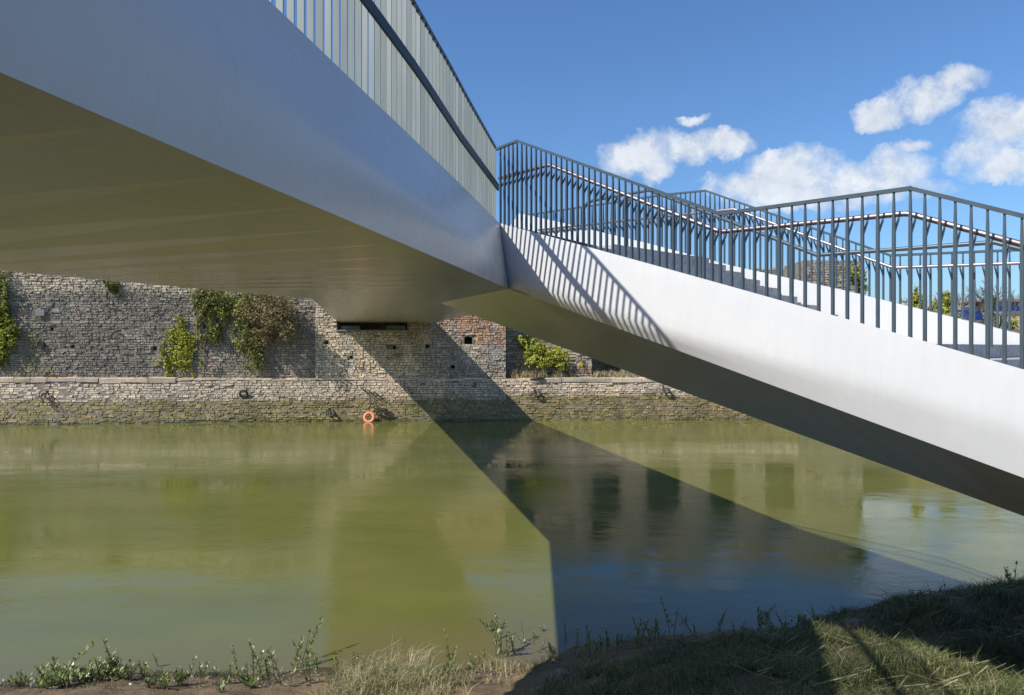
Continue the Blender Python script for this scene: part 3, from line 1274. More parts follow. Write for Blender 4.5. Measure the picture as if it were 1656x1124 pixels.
def ivy_on_wall(name, label, blobs, mat, cat='ivy', size=.17, thick=.28, zone='left', stems=(), tone=(.15, .95)):
    mb = MB()
    for (u, v, ru, rv, n) in blobs:
        p = wallpt(u, v, thick * .8, zone)
        k = p.y / F
        leaf_blob(mb, p, (ru * k * 1.15, thick, rv * k * 1.15), int(n * 1.4), size * 1.1, tone)
    for (u, v, ru, rv, n) in blobs[:3]:
        if n < 200:
            continue
        for _ in range(9):
            uu, vv = u + random.uniform(-1.1, 1.1) * ru, v + random.uniform(.1, .8) * rv
            ln, du = random.uniform(.4, 1.1) * rv, random.uniform(-.25, .25)
            t_ = random.uniform(*tone)
            for q in range(int(ln * 2.2)):
                a_ = q / 2.2
                leaf_quad(mb, wallpt(uu + du * a_ + random.gauss(0, 1.0), vv + a_, random.uniform(.08, .2), zone), size * random.uniform(.6, 1.1), max(0, min(1, t_ + random.uniform(-.2, .2))), Vector((-.5, -1, .4)))
    st = MB()
    for line in stems:
        st.tube([wallpt(u, v, .10, zone) for u, v in line], .035, 5)
    if not stems:
        u, v, ru, rv, n = blobs[0]
        st.tube([wallpt(u, v + rv, .08, zone), wallpt(u, v, .1, zone), wallpt(u + ru * .4, v - rv, .08, zone)], .03, 5)
    o = empty(name, wallpt(blobs[0][0], blobs[0][1] + blobs[0][3], 0, zone), label, cat)
    mb.build('leaves', mat, o)
    st.build('stem', M['bark'], o)
    return o


ivy_on_wall('ivy_patch', 'bright yellow-green ivy at the left edge of the far wall',
            [(4, 540, 20, 26, 700), (2, 515, 14, 24, 350), (-8, 560, 18, 24, 400), (10, 525, 10, 10, 120)], M['ivy'], size=.2, thick=.45)
ivy_on_wall('ivy_patch', 'dark ivy hanging above the yellow-green clump at the left edge',
            [(0, 480, 14, 34, 500), (-10, 450, 20, 20, 300)], M['ivydark'], size=.17, thick=.4)
ivy_on_wall('ivy_patch', 'lone bright yellow-green ivy patch low on the grey wall',
            [(285, 565, 22, 33, 900), (297, 545, 16, 20, 350), (266, 583, 10, 12, 130), (290, 525, 5, 16, 60), (262, 566, 3, 12, 25), (295, 588, 14, 9, 120)],
            M['ivy'], size=.17, thick=.2, tone=(.45, 1))
ivy_on_wall('ivy_patch', 'ivy curtain hanging from under the bridge left of the brown bush',
            [(338, 482, 30, 20, 900), (330, 505, 12, 26, 350), (348, 520, 10, 26, 260), (325, 545, 5, 18, 80), (330, 575, 4, 20, 60), (362, 495, 10, 24, 250)],
            M['ivydark'], size=.17, thick=.45, stems=[[(330, 600), (332, 560), (336, 520), (340, 480)], [(350, 560), (350, 520), (346, 485)]])
ivy_on_wall('ivy_patch', 'small dark ivy tuft high on the grey wall just under the bridge',
            [(182, 464, 11, 13, 200), (172, 458, 7, 8, 80)], M['ivydark'], size=.14, thick=.2)
# the big overhanging bush
o = empty('wall_bush', wallpt(420, 560, 0), 'large brown and green bush overhanging the far wall beside the ivy curtain', 'bush')
mb = MB()
mb2 = MB()
for (u, v, ru, rv, n, off, w) in [(400, 500, 30, 24, 900, .7, 0), (430, 505, 36, 30, 1500, 1.5, 1), (457, 520, 27, 34, 1100, 1.9, 1),
                                  (395, 540, 22, 30, 800, .5, 0), (415, 570, 16, 28, 500, .4, 0), (408, 480, 40, 14, 600, .8, 0),
                                  (445, 490, 30, 14, 500, 1.2, 1), (425, 545, 20, 20, 500, .9, 1), (405, 592, 8, 10, 80, .3, 0)]:
    p = wallpt(u, v, off)
    k = p.y / F
    leaf_blob(mb2 if w else mb, p, (ru * k, 1.1 if w else .6, rv * k), int(n * 1.25), .18, (.1, .95))
mb.build('leaves', M['ivydark'], o)
mb2.build('brown_leaves', M['brownleaf'], o)
st = MB()
for _ in range(46):
    a = wallpt(random.uniform(405, 450), random.uniform(490, 545), .5)
    b = a + Vector((random.uniform(-.3, 2.2), -random.uniform(.3, 1.5), random.uniform(-1.2, .9)))
    st.tube([a, (a + b) / 2 + Vector((0, 0, .15)), b], [.03, .02, .01], 4, cap=False)
tag(st.build('branches', M['bark'], o), kind='stuff')

# bush and dry grass in the recess
o = empty('ledge_bush', (2.8, 57.6, 3.4), 'leafy green bush growing on the ledge in the wall recess', 'bush')
mb = MB()
for (u, v, ru, rv, n, off) in [(862, 565, 20, 17, 800, .2), (890, 572, 24, 16, 900, .4), (905, 586, 18, 12, 450, .5), (872, 585, 20, 12, 450, .5), (846, 552, 14, 12, 350, .0), (945, 585, 6, 11, 130, .3)]:
    p = wallpt(u, v, off, 'rec')
    k = p.y / F
    leaf_blob(mb, p, (ru * k, .8, rv * k), n, .20, (.25, 1))
mb.build('leaves', M['ivy'], o)
st = MB()
for _ in range(16):
    a = wallpt(random.uniform(850, 915), 604, .3, 'rec')
    st.tube([a, a + Vector((random.uniform(-.4, .4), random.uniform(-.3, .2), random.uniform(.8, 1.8)))], [.025, .01], 4)
tag(st.build('branches', M['bark'], o), kind='stuff')


def tuft(mb, c, n, r, h, lean=.5, w=.012, tone=(0, 1), wind=Vector((0, 0, 0)), gz=None):
    for _ in range(n):
        a = random.uniform(0, 6.283)
        q = r * math.sqrt(random.random())
        p = Vector((c[0] + q * math.cos(a), c[1] + q * math.sin(a), c[2]))
        if gz:
            p.z = gz(p.x, p.y) - .01
        hh = h * random.uniform(.45, 1.15)
        d = Vector((random.gauss(0, lean), random.gauss(0, lean), 0)) + wind
        p1 = p + Vector((d.x * hh * .35, d.y * hh * .35, hh * .6))
        p2 = p + Vector((d.x * hh, d.y * hh, hh * random.uniform(.55, .98)))
        s = Vector((random.gauss(0, 1), random.gauss(0, 1), 0)).normalized() * w
        t = random.uniform(*tone)
        mb.add([p - s, p + s, p1 + s * .8, p1 - s * .8, p2], [(0, 1, 2, 3), (3, 2, 4)], (t, t, t))


mb = MB()
for _ in range(150):
    u = random.choice([random.uniform(825, 935), random.uniform(825, 880), random.uniform(960, 1030)])
    p = Vector(((u - 828) / F * 57.4, random.uniform(56.9, 57.8), 3.42))
    tuft(mb, p, 14, .35, random.uniform(.4, 1.0), .5, .03, (.1, 1))
tag(mb.build('dry_grass', M['drygrass']), 'straw-coloured dry grass along the ledge in front of the recessed wall', 'grass', kind='stuff')
for (u, nn, lab) in [(88, 14, 'small reddish dry tuft on the coping stones above the rusty bicycle'), (222, 8, 'low brown weed tuft on the ledge below the grey wall')]:
    mb = MB()
    p = wallpt(u, 612, .0, 'quay')
    for _ in range(nn):
        tuft(mb, (p.x + random.uniform(-.8, .8), p.y + random.uniform(.1, .4), p.z - .05), 12, .2, .35, .6, .025, (0, .6))
    tag(mb.build('weed_tuft', M['brownleaf']), lab, 'weeds')

# ------------------------------------------------------------------ small things on the wall


def torus(mb, c, R, r, ax, ay, n=22, m=8):
    ax, ay = Vector(ax), Vector(ay)
    az = ax.cross(ay)
    vs, fs = [], []
    for i in range(n):
        a = 6.28318 * i / n
        d = ax * math.cos(a) + ay * math.sin(a)
        for j in range(m):
            b = 6.28318 * j / m
            vs.append(Vector(c) + d * (R + r * math.cos(b)) + az * (r * math.sin(b)))
            fs.append((i * m + j, ((i + 1) % n) * m + j, ((i + 1) % n) * m + (j + 1) % m, i * m + (j + 1) % m))
    mb.add(vs, fs)


p = wallpt(597, 675, .55, 'quay')
lb = empty('lifebuoy', p, 'salmon-orange lifebuoy ring floating upright against the quay wall', 'lifebuoy')
mb = MB()
torus(mb, p, .37, .12, (1, 0, 0), Vector((0, .35, 1)).normalized(), 32, 12)
mb.build('ring', M['orange'], lb, True)
mb = MB()
pts = [p + Vector((0, .05, .42)), p + Vector((.1, .3, 1.1)), p + Vector((-.15, .5, 1.9)), p + Vector((.1, .55, 2.4))]
mb.tube(pts, .025, 6)
mb.build('rope', M['rust'], lb)

p = wallpt(603, 662, .12, 'quay')
dw = MB()
for k in range(9):
    a = p + Vector((random.uniform(-.3, .9), -.1, random.uniform(-.6, .5)))
    b = a + Vector((random.uniform(-.5, 1.6), -random.uniform(0, .25), random.uniform(-.7, .5)))
    dw.tube([a, (a + b) / 2 + Vector((0, -.08, random.uniform(-.1, .2))), b], [.06, .045, .02], 6)
tag(dw.build('driftwood', M['rust']), 'tangle of dark driftwood caught beside the orange lifebuoy', 'driftwood')
p = wallpt(602, 634, .1, 'quay')
dw = MB()
for k in range(3):
    a = p + Vector((-.9 + .5 * k, -.1, .35 - .15 * k))
    dw.tube([a, a + Vector((.9, -.2, -.55))], [.05, .03], 6)
tag(dw.build('driftwood', M['rust']), 'broken dark poles leaning on the buff wall above the lifebuoy', 'driftwood')

# bicycle hanging on the quay wall
p = wallpt(69, 638, .28, 'quay')
bk = empty('bicycle', p, 'rusty bicycle frame and wheels hanging on the quay wall at the left', 'bicycle')


def wheel(c, R, ax, ay):
    mb = MB()
    torus(mb, c, R, .035, ax, ay, 26, 6)
    w = mb.build('wheel', M['rust'], bk)
    mb = MB()
    for k in range(8):
        a = 6.28318 * k / 8
        d = Vector(ax) * math.cos(a) + Vector(ay) * math.sin(a)
        mb.tube([c, Vector(c) + d * R], .012, 3, cap=False)
    mb.build('spokes', M['rust'], w)


wheel(p, .36, Vector((.8, -.25, 0)).normalized(), Vector((.1, .2, 1)).normalized())
p2 = wallpt(84, 652, .3, 'quay')
wheel(p2, .46, Vector((.5, -.1, -.85)).normalized(), Vector((.5, -.35, .6)).normalized() * .62)
mb = MB()
c1 = wallpt(77, 634, .3, 'quay')
for a, b in ((p, c1), (c1, p2), (c1, c1 + Vector((.5, -.1, -.45))), (c1 + Vector((.5, -.1, -.45)), p2), (c1, c1 + Vector((-.1, 0, .25))), (p, p2)):
    mb.tube([a, b], .035, 6)
mb.build('frame', M['rust'], bk)

p = wallpt(394, 637, .2, 'quay')
mb = MB()
torus(mb, p, .30, .085, Vector((1, 0, .25)).normalized(), Vector((-.2, -.3, .8)).normalized(), 22, 8)
tag(mb.build('tyre', M['rust'], smooth=True), 'weathered tyre ring stuck on the quay wall below the bush', 'tyre')
p = wallpt(67, 557, .05)
pp = empty('drain_pipe', p, 'short rusty drain pipe opening in the dark grey wall', 'pipe')
mb = MB()
torus(mb, p + Vector((0, -.12, 0)), .26, .05, (1, 0, 0), (0, 0, 1), 20, 6)
mb.build('rim', M['rust'], pp)
mb = MB()
mb.tube([p + Vector((0, -.14, 0)), p + Vector((0, .4, 0))], .25, 18)
mb.build('bore', M['dark'], pp)
p = wallpt(65, 505.5, .10)
mb = MB()
mb.box(p, (.33, .03, 0), (0, .06, 0), (0, 0, .25))
tag(mb.build('wall_plaque', M['bearing']), 'pale square stone plaque set in the dark grey wall', 'plaque')
for (u, v, lab) in [(536, 669, 'dark curved iron hook on the green tide wall left of the lifebuoy'), (869, 637, 'dark iron hook snagged with debris at the right of the bridge shadow'),
                    (1077, 632, 'dark iron ladder stub on the quay wall beneath the stair arm')]:
    p = wallpt(u, v, .15, 'quay')
    mb = MB()
    mb.tube([p + Vector((-.25, .1, .45)), p + Vector((-.25, -.1, .0)), p + Vector((-.05, -.2, -.2)), p + Vector((.2, -.2, -.15)), p + Vector((.32, -.1, .1))], [.06, .07, .09, .10, .05], 7)
    mb.tube([p + Vector((.1, .1, .3)), p + Vector((.2, -.15, .0)), p + Vector((.45, -.2, -.25))], [.06, .08, .04], 6)
    tag(mb.build('iron_hook', M['rust'], smooth=True), lab, 'hook')
# handrail remains across the right of the tower
p = wallpt(867, 612, .1, 'quay')
mb = MB()
mb.tube([p + Vector((0, 0, .0)), p + Vector((.1, -.2, .6)), p + Vector((.2, -.2, 1.0))], [.07, .06, .03], 6)
mb.tube([p + Vector((-.5, 0, -.1)), p + Vector((.3, -.2, .1)), p + Vector((.7, -.1, 0))], [.08, .1, .05], 6)
tag(mb.build('dead_branch', M['rust']), 'dark dead branch lying on the ledge below the leafy bush', 'branch')

# ------------------------------------------------------------------ far bank on the right: trees, yard building, covered boats


def bare_tree(name, base, h, label, group=None, lean=0.0):
    o = empty(name, base, label, 'tree', group)
    tr = MB()
    tw2 = MB()

    def grow(p, d, l, r, lev):
        q = p + d * l
        (tr if lev < 2 else tw2).tube([p, (p + q) / 2 + Vector((random.gauss(0, .04), random.gauss(0, .04), 0)) * l, q], [r, r * .85, r * .65], 6 if lev < 2 else 3, cap=False)
        if lev >= 5 or r < .012:
            return
        for _ in range(3 if lev < 4 else 2):
            dd = (d + Vector((random.gauss(0, .45), random.gauss(0, .45), random.gauss(.1, .25)))).normalized()
            grow(q - d * l * random.uniform(0, .35), dd, l * random.uniform(.6, .82), r * .6, lev + 1)
    grow(Vector(base), Vector((lean, 0, 1)).normalized(), h * .3, h * .02, 0)
    tr.build('trunk', M['bark'], o)
    tag(tw2.build('twigs', M['bark'], o), kind='stuff')
    return o


def leafy(name, label, blobs, Y, mat, size, cat='tree', group=None, base_v=560):
    u0 = blobs[0][0]
    o = empty(name, (W(u0, base_v, Y).x, Y, 7.6), label, cat, group)
    mb = MB()
    for (u, v, ru, rv, n) in blobs:
        p = W(u, v, Y)
        k = Y / F
        leaf_blob(mb, p, (ru * k, ru * k, rv * k), n, size, (.1, 1))
    mb.build('crown', mat, o)
    st = MB()
    c = W(u0, blobs[0][1], Y)
    st.tube([(c.x, Y, 7.3), ((c.x), Y, (7.3 + c.z) / 2), c], [.25, .2, .1], 7)
    for _ in range(5):
        st.tube([c - Vector((0, 0, .6)), c + Vector((random.uniform(-1, 1), random.uniform(-1, 1), random.uniform(.2, 1.2)))], [.08, .03], 5)
    st.build('trunk', M['bark'], o)
    return o


leafy('ivy_clump', 'yellow-green ivy spilling over the end of the brown stone wall', [(1385, 440, 13, 11, 500), (1393, 465, 8, 22, 400), (1396, 490, 9, 12, 200), (1372, 432, 9, 4, 100)], 56.8, M['ivy'], .2, 'ivy')
leafy('ivy_tree', 'tall ivy-clad stump, left of the two bright columns beyond the stair', [(1482, 482, 8, 18, 600), (1484, 505, 10, 20, 500)], 72, M['ivy'], .25)
leafy('ivy_tree', 'round-topped ivy-clad stump just left of the yard building', [(1531, 487, 11, 17, 700), (1526, 505, 9, 16, 400), (1540, 478, 6, 8, 150)], 73, M['ivy'], .25)
leafy('shrub', 'low dark olive shrub between the two ivy-clad stumps', [(1506, 510, 18, 16, 600), (1515, 495, 10, 14, 250)], 76, M['ivydark'], .25, 'shrub')
leafy('shrub', 'small brown-green shrub left of the taller ivy-clad stump', [(1462, 497, 10, 12, 300), (1452, 500, 6, 8, 120)], 80, M['brownleaf'], .25, 'shrub')
leafy('hedge', 'bright green hedge running below the blue covered boats', [(1535, 515, 16, 10, 450), (1555, 525, 16, 10, 450), (1505, 522, 14, 10, 300), (1580, 535, 14, 12, 300)], 71, M['ivy'], .25, 'hedge')
leafy('ivy_tree', 'leaning ivy-clad trunk standing in front of the yard building', [(1598, 510, 10, 24, 700), (1592, 535, 12, 18, 400), (1604, 488, 8, 14, 220)], 70, M['ivydark'], .25)
leafy('shrub', 'green shrub at the right edge beyond the stair railing', [(1628, 528, 14, 16, 500), (1640, 540, 10, 12, 250)], 70, M['ivy'], .25, 'shrub')
for (u, Y, h, lab) in [(1612, 84, 9.2, 'bare winter tree with fine twigs above the yard building'), (1568, 82, 7.4, 'thin bare sapling left of the taller bare tree'),
                       (1640, 88, 7.6, 'bare twiggy tree at the far right behind the railing'), (1495, 84, 6.4, 'low bare sapling behind the ivy-clad stumps')]:
    bare_tree('bare_tree', (W(u, 500, Y).x, Y, 7.6), h, lab, 'bare trees on the far bank')

Y = 112
bd = empty('yard_building', (W(1610, 500, Y).x, Y, 7.6), 'long low beige yard building with dark window openings on the far bank', 'building')
x0, x1 = W(1541, 500, Y).x, W(1770, 500, Y).x
mb = MB()
zt = H + (562 - 488) / F * Y
mb.box(((x0 + x1) / 2, Y + 4, (7.6 + zt) / 2), ((x1 - x0) / 2, 0, 0), (0, 4, 0), (0, 0, (zt - 7.6) / 2))
mb.build('wall', M['render'], bd)
mb = MB()
mb.box(((x0 + x1) / 2 + 1.2, Y + 3.8, zt + .2), ((x1 - x0) / 2 - 1.0, 0, 0), (0, 4.6, 0), (0, 0, .2))
mb.build('roof', M['roof'], bd)
for (ua, ub, va, vb, mt) in [(1554, 1563, 489.5, 495, 'dark'), (1566, 1570, 490, 496, 'whiteplastic'), (1574, 1582, 490, 495, 'dark'), (1619, 1625, 490, 497, 'whiteplastic'),
                             (1627, 1634, 490, 497, 'redpaint'), (1638, 1643, 490, 497, 'dark'), (1646, 1653, 490, 497, 'whiteplastic'), (1660, 1670, 490, 497, 'dark'), (1690, 1700, 490, 497, 'dark')]:
    a, b = W(ua, vb, Y), W(ub, va, Y)
    mb = MB()
    mb.box(((a.x + b.x) / 2, Y - .05, (a.z + b.z) / 2), ((b.x - a.x) / 2, 0, 0), (0, .12, 0), (0, 0, (b.z - a.z) / 2))
    w = mb.build('window' if mt != 'redpaint' else 'door', M[mt], bd)
    mb = MB()
    mb.box(((a.x + b.x) / 2, Y - .1, a.z - .08), ((b.x - a.x) / 2 + .1, 0, 0), (0, .2, 0), (0, 0, .08))
    mb.build('sill', M['render'], w)


def covered_boat(u, v, ln, Y, lab):
    p = W(u, v, Y)
    o = empty('covered_boat', (p.x, Y, 7.6), lab, 'boat', 'boats under blue covers in the yard')
    mb = MB()
    n = 14
    rows = []
    for i in range(n + 1):
        t = i / n
        w = .95 * math.sin(math.pi * min(1, .12 + t * .88)) ** .6
        rows.append([Vector((p.x - ln / 2 + ln * t, p.y + w * math.cos(a) * 1.1, p.z - .35 + (.75 - .25 * abs(t - .5)) * math.sin(a) * (1 + .06 * math.sin(9 * t)))) for a in np.linspace(0, math.pi, 9)])
    vs = [q for r in rows for q in r]
    fs = [(i * 9 + j, i * 9 + j + 1, (i + 1) * 9 + j + 1, (i + 1) * 9 + j) for i in range(n) for j in range(8)]
    mb.add(vs, fs)
    mb.build('cover', M['blue'], o, True)
    mb = MB()
    rows = []
    for i in range(n + 1):
        t = i / n
        w = .9 * math.sin(math.pi * min(1, .12 + t * .88)) ** .6
        rows.append([Vector((p.x - ln / 2 + ln * t, p.y + w * math.cos(a), p.z - .36 + .7 * math.sin(a))) for a in np.linspace(math.pi, 2 * math.pi, 9)])
    vs = [q for r in rows for q in r]
    mb.add(vs, fs)
    mb.build('hull', M['whiteplastic'], o, True)
    for k in (-.25, .25):
        mb = MB()
        mb.box((p.x + ln * k, p.y, (7.6 + p.z - .9) / 2), (.15, 0, 0), (0, .5, 0), (0, 0, max(.2, (p.z - .9 - 7.6) / 2)))
        mb.build('cradle', M['rust'], o)


covered_boat(1567, 505, 3.6, 92, 'upper blue-covered boat of the stacked pair beside the yard building')
covered_boat(1571, 513, 3.4, 86, 'lower blue-covered boat of the stacked pair beside the yard building')
covered_boat(1642, 499, 6.5, 94, 'long boat under a dark blue cover at the right edge')

# ------------------------------------------------------------------ near bank: grass, tussock, marsh plants, stones
mb = MB()
for _ in range(8200):
    Yv = 6.4 + 9 * random.random() ** 1.25
    X = random.uniform(.2, min(13.8, .82 * Yv))
    t = interp(X, SHX, SHY) - Yv
    if t < .5:
        continue
    d = (X - 3.2) / 3.2 + (t - 1.9) / 1.6 + .8 * nz(X, Yv, .7, 5)
    if X > 6:
        d += 1.2
    if d < 0 and random.random() > .06:
        continue
    tt = (0, .75) if random.random() < .72 else (.5, 1)
    hk = max(.35, 1 + 1.3 * nz(X, Yv, .9, 12))
    if nz(X, Yv, 1.6, 21) < -.30:
        continue
    tuft(mb, (X, Yv, 0), 12, .17, random.uniform(.08, .24) * hk, .75, .0045, tt, Vector((.15, -.1, 0)), bank_z)
for _ in range(1500):      # long dry flattened stalks on the hump
    Yv = random.uniform(7.0, 13.6)
    X = random.uniform(3.0, 13)
    z = bank_z(X, Yv)
    a = Vector((X, Yv, z + .03))
    b = a + Vector((random.uniform(-.5, .5), random.uniform(-.35, .2), random.uniform(.02, .22)))
    s = Vector((0, .006, .006))
    t = random.uniform(.3, 1)
    mb.add([a - s, a + s, b + s * .5, b - s * .5], [(0, 1, 2, 3)], (t, t, t))
tag(mb.build('grass', M['grass']), 'rough shaded grass over the near bank on the right', 'grass', kind='stuff')

o = empty('grass_tussock', (-1.9, 11.3, bank_z(-1.9, 11.3)), 'pale straw and green grass tussock at the bottom centre of the bank', 'grass tussock')
mb = MB()
mbd = MB()
for _ in range(360):
    x_, y_ = random.gauss(-1.85, .55), random.gauss(10.6, .5)
    tuft(mb if _ % 2 else mbd, (x_, y_, 0), 14, .12, random.uniform(.12, .34), .6, .0042, (.45, 1), Vector((.05, -.05, 0)), bank_z)
mb.build('blades', M['grass'], o)
mbd.build('dry_blades', M['drygrass'], o)
mb = MB()
for _ in range(26):
    tuft(mb, (random.gauss(-1.75, .35), random.gauss(11.3, .18), 0), 6, .08, random.uniform(.45, .85), .25, .005, (.2, .9), Vector((.42, .05, 0)), bank_z)
mb.build('tall_stalks', M['drygrass'], o)

o = empty('grass_tussock', (.35, 12.3, bank_z(.35, 12.3)), 'yellow dry tussock beside the shadow edge on the sandy shore', 'grass tussock')
mb = MB()
for _ in range(22):
    tuft(mb, (random.gauss(-.1, .22), random.gauss(12.25, .12), 0), 12, .08, random.uniform(.12, .3), .5, .0045, (.2, .9), Vector((-.2, 0, 0)), bank_z)
mb.build('blades', M['drygrass'], o)
o = empty('grass_tussock', (12.6, 16.9, .2), 'sunlit straw-coloured tussock at the right edge beyond the dark hump', 'grass tussock')
mb = MB()
for _ in range(60):
    tuft(mb, (random.uniform(11.6, 13.6), random.gauss(16.4, .3), 0), 13, .12, random.uniform(.15, .4), .5, .006, (.3, 1), Vector((-.1, 0, 0)), bank_z)
mb.build('blades', M['drygrass'], o)


def marsh_mesh(kind):
    mb = MB()
    h = {0: .42, 1: .30, 2: .55, 3: .20, 4: .62}[kind]
    ns = {0: 3, 1: 4, 2: 2, 3: 5, 4: 2}[kind]
    for s_ in range(ns):
        a = random.uniform(0, 6.28)
        b0 = Vector((math.cos(a), math.sin(a), 0)) * random.uniform(.0, .07)
        hh = h * random.uniform(.7, 1.05)
        tip = b0 + Vector((random.gauss(0, .09), random.gauss(0, .09), hh))
        dead = random.random() < .3
        mb.tube([b0 - Vector((0, 0, .12)), (b0 + tip) / 2 + Vector((random.gauss(0, .01), random.gauss(0, .01), 0)), tip], [.006, .005, .003], 4, (.3,) * 3, mi=1)
        nl = int(hh / .013)
        for k in range(nl):
            t = (k + 1) / nl
            if (kind in (0, 2, 4) and t < .35 and random.random() < .7) or (dead and random.random() < .75) or random.random() < .15:
                continue
            p = b0.lerp(tip, t)
            an = k * 2.4 + a
            d = Vector((math.cos(an), math.sin(an), .9 + .9 * t)).normalized()
            l = random.uniform(.055, .10) * (1.15 - .4 * t)
            sd = d.cross(Vector((0, 0, 1))).normalized() * l * .21
            tone = random.uniform(.1, .55) + .45 * t * random.random()
            mb.add([p, p + d * l * .5 + sd, p + d * l, p + d * l * .5 - sd], [(0, 1, 2, 3)], (tone,) * 3)
    return mb.mesh('marsh_plant', [M['marsh'], M['stem']])


protos = [marsh_mesh(k) for _ in range(4) for k in range(5)]
spots = []     # (u, v of the foot, kind, scale)
for u, v, k, s_ in [(42, 1110, 3, 1.3), (80, 1108, 1, 1.2), (105, 1108, 3, 1.5), (125, 1106, 3, 1.4), (145, 1104, 1, 1.1), (165, 1102, 3, 1.5), (183, 1100, 1, 1.2),
                    (92, 1109, 3, 1.4), (112, 1106, 1, 1.2), (135, 1104, 3, 1.5), (155, 1103, 3, 1.3), (174, 1101, 3, 1.4), (60, 1112, 3, 1.1), (262, 1112, 3, 1.2), (285, 1108, 3, 1.2), (74, 1096, 2, .75), (128, 1092, 4, .5), (148, 1090, 4, .35), (172, 1095, 4, .45), (208, 1100, 1, .8), (232, 1096, 1, .8), (256, 1079, 4, .6), (250, 1112, 3, 1.1), (272, 1115, 3, 1.2),
                    (296, 1106, 1, 1.2), (324, 1112, 0, .9), (355, 1118, 3, 1.2), (368, 1108, 0, .9), (384, 1108, 2, .8), (402, 1112, 1, 1.1), (414, 1108, 2, .85), (430, 1100, 2, .95), (442, 1108, 0, .9),
                    (462, 1110, 2, .9), (478, 1082, 2, .9), (490, 1078, 2, 1.05), (500, 1104, 2, 1.1), (512, 1100, 2, .95), (542, 1090, 0, .75), (572, 1088, 0, .6), (590, 1080, 4, .3),
                    (690, 1090, 0, .9), (712, 1100, 2, .8), (728, 1096, 2, .9), (766, 1082, 1, .7), (775, 1076, 0, .7), (794, 1020, 1, .7), (806, 1034, 2, .75), (800, 1062, 0, 1.0), (818, 1060, 2, .85), (832, 1058, 2, 1.0),
                    (846, 1040, 2, .7), (868, 1058, 2, .75), (878, 1022, 1, .5), (862, 1032, 1, .7), (900, 1068, 0, .8), (915, 1026, 4, .55), (932, 1062, 2, 1.0), (945, 1058, 4, .8), (958, 1062, 2, .9),
                    (968, 1060, 0, .9), (985, 1060, 2, .8), (1003, 1058, 0, .9), (1030, 1052, 2, 1.0), (1042, 1050, 2, 1.05), (1060, 1040, 0, .9), (1090, 1030, 2, 1.0), (1108, 1006, 1, .6), (1125, 1032, 0, .8), (1160, 1018, 0, .7),
                    (1188, 1042, 2, 1.0), (1230, 1030, 2, .9), (1240, 996, 1, .7), (1252, 1028, 1, 1.0), (1272, 1026, 2, .95), (1285, 1024, 0, 1.0), (1298, 1022, 2, .8), (1318, 1016, 1, 1.0),
                    (1446, 974, 1, .8), (1516, 968, 1, 1.0), (1530, 966, 1, .8), (1637, 958, 2, 1.3), (1648, 956, 0, 1.2)]:
    z = 0.0
    for _ in range(30):
        Yg = F * (H - z) / (v - 562)
        Xg = (u - 828) / F * Yg
        z = .5 * z + .5 * max(bank_z(Xg, Yg), -.02)
    spots.append((u, Xg, Yg, z, k, s_))
spots.sort()
ORD = ['first', 'second', 'third', 'fourth', 'fifth', 'sixth', 'seventh', 'eighth', 'ninth', 'tenth', 'eleventh', 'twelfth', 'thirteenth', 'fourteenth', 'fifteenth', 'sixteenth', 'seventeenth',
       'eighteenth', 'nineteenth', 'twentieth', 'twenty-first', 'twenty-second', 'twenty-third', 'twenty-fourth', 'twenty-fifth', 'twenty-sixth', 'twenty-seventh', 'twenty-eighth', 'twenty-ninth', 'thirtieth',
       'thirty-first', 'thirty-second', 'thirty-third', 'thirty-fourth', 'thirty-fifth', 'thirty-sixth', 'thirty-seventh', 'thirty-eighth', 'thirty-ninth', 'fortieth', 'forty-first', 'forty-second', 'forty-third', 'forty-fourth', 'forty-fifth']
cnt = {}
for (u, Xg, Yg, z, k, s_) in spots:
    zone = 'the left sunlit shore' if u < 600 else ('the sunny middle shallows' if u < 905 else ('the shaded shore' if u < 1400 else 'the hump crest'))
    i = cnt.get(zone, 0)
    cnt[zone] = i + 1
    desc = {0: 'leafy', 1: 'bushy', 2: 'tall leafy', 3: 'low bushy', 4: 'thin upright'}[k]
    me = protos[k + 5 * random.randint(0, 3)]
    pl = bpy.data.objects.new('marsh_plant', me)
    COL.objects.link(pl)
    pl.location = (Xg, Yg, z)
    pl.rotation_euler = (random.gauss(0, .2), random.gauss(0, .2), random.uniform(0, 6.28))
    sc = s_ * random.uniform(.75, 1.45)
    pl.scale = (sc * 1.15, sc * 1.15, sc)
    tag(pl, '%s marsh plant, %s from the left on %s' % (desc, ORD[i], zone), 'plant', 'marsh plants along the near shore')

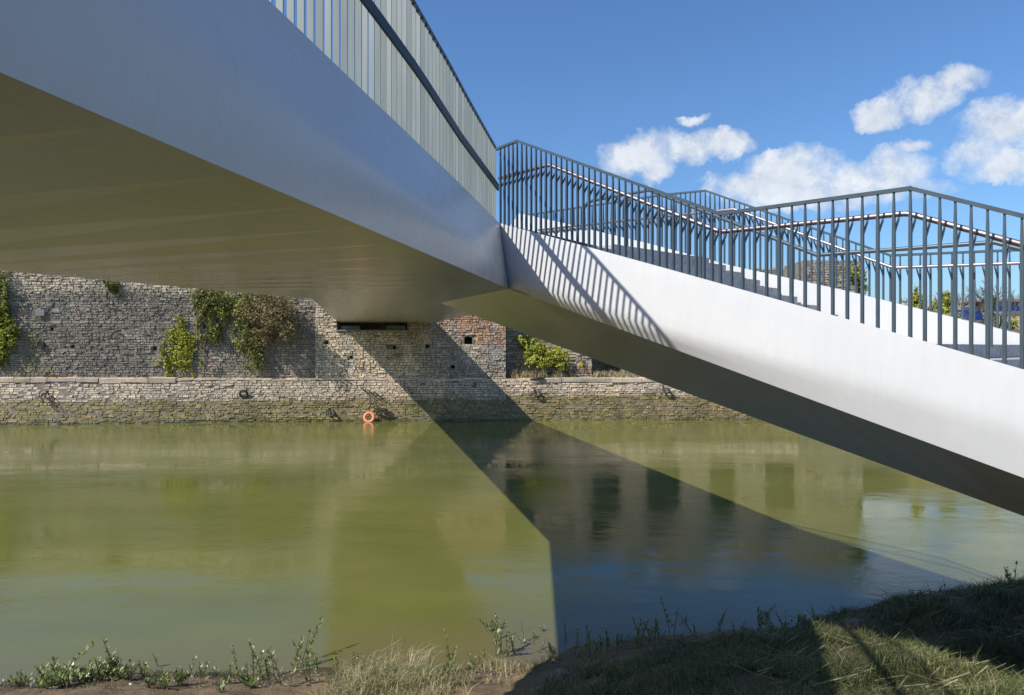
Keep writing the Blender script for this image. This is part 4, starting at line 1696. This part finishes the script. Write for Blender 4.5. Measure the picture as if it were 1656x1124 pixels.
# straw, sprigs and shingle scattered on the mud
mb = MB()
for _ in range(620):
    X = random.uniform(-11, 3.5)
    ysh = interp(X, SHX, SHY)
    Yv = ysh - abs(random.gauss(0, .9)) + .15
    if nz(X, Yv, .8, 33) < -.05:
        continue
    tuft(mb, (X, Yv, 0), random.randint(3, 9), .10, random.uniform(.05, .22), .8, .004, (.05, .9), Vector((.1, 0, 0)), bank_z)
tag(mb.build('straw_and_sprigs', M['grass']), 'sparse straw and green sprigs over the sunlit mud shore', 'grass', kind='stuff')
mb = MB()
for _ in range(900):
    X = random.uniform(-11, 9)
    Yv = interp(X, SHX, SHY) - abs(random.gauss(.1, .7))
    r = random.uniform(.008, .03) * (1.6 if random.random() < .08 else 1)
    c = Vector((X, Yv, bank_z(X, Yv) + r * .3))
    a = random.uniform(0, 3.14)
    ax = Vector((math.cos(a), math.sin(a), random.gauss(0, .2))) * r * 1.3
    ay = Vector((-math.sin(a), math.cos(a), random.gauss(0, .2))) * r
    az = Vector((0, 0, r * .6))
    mb.add([c - ax, c - ay, c + ax, c + ay, c + az + ax * .2, c - az], [(0, 1, 4), (1, 2, 4), (2, 3, 4), (3, 0, 4), (1, 0, 5), (2, 1, 5), (3, 2, 5), (0, 3, 5)])
tag(mb.build('shingle', M['pebble']), 'small stones scattered over the muddy near shore', 'stones', kind='stuff')

# stones and litter on the bank


def pebble(u, v, r, lab, name='bank_stone', mat='pebble'):
    z = 0.3
    for _ in range(30):
        Yg = F * (H - z) / (v - 562)
        Xg = (u - 828) / F * Yg
        z = .5 * z + .5 * bank_z(Xg, Yg)
    mb = MB()
    n, m = 9, 6
    sd = random.random() * 50
    vs, fs = [], []
    for i in range(m + 1):
        th_ = math.pi * i / m
        for j in range(n):
            ph = 6.28318 * j / n
            d = Vector((math.sin(th_) * math.cos(ph), math.sin(th_) * math.sin(ph), math.cos(th_)))
            k = r * (1 + .35 * mnoise.noise(d * 1.4 + Vector((sd, 0, 0))))
            vs.append(Vector((Xg, Yg, z + r * .15)) + Vector((d.x * k * 1.3, d.y * k, d.z * k * .7)))
    for i in range(m):
        for j in range(n):
            fs.append((i * n + j, i * n + (j + 1) % n, (i + 1) * n + (j + 1) % n, (i + 1) * n + j))
    mb.add(vs, fs)
    tag(mb.build(name, M[mat]), lab, 'stone' if mat != 'whiteplastic' else 'litter', 'stones on the near bank' if mat != 'whiteplastic' else None)


pebble(1210, 1030, .20, 'largest dark stone on the shaded shore below the bridge')
pebble(1255, 1036, .13, 'pale stone just right of the largest dark stone')
pebble(1140, 1068, .11, 'reddish flat stone on the shaded sandy slope')
pebble(1165, 1064, .12, 'grey stone beside the reddish flat one on the sandy slope')
pebble(905, 1094, .12, 'bluish flat stone at the shadow edge on the mud')
pebble(1386, 1012, .15, 'pale stone at the top of the lit grass wedge')
pebble(211, 1107, .025, 'scrap of white litter on the mud at the lower left', 'litter', 'whiteplastic')
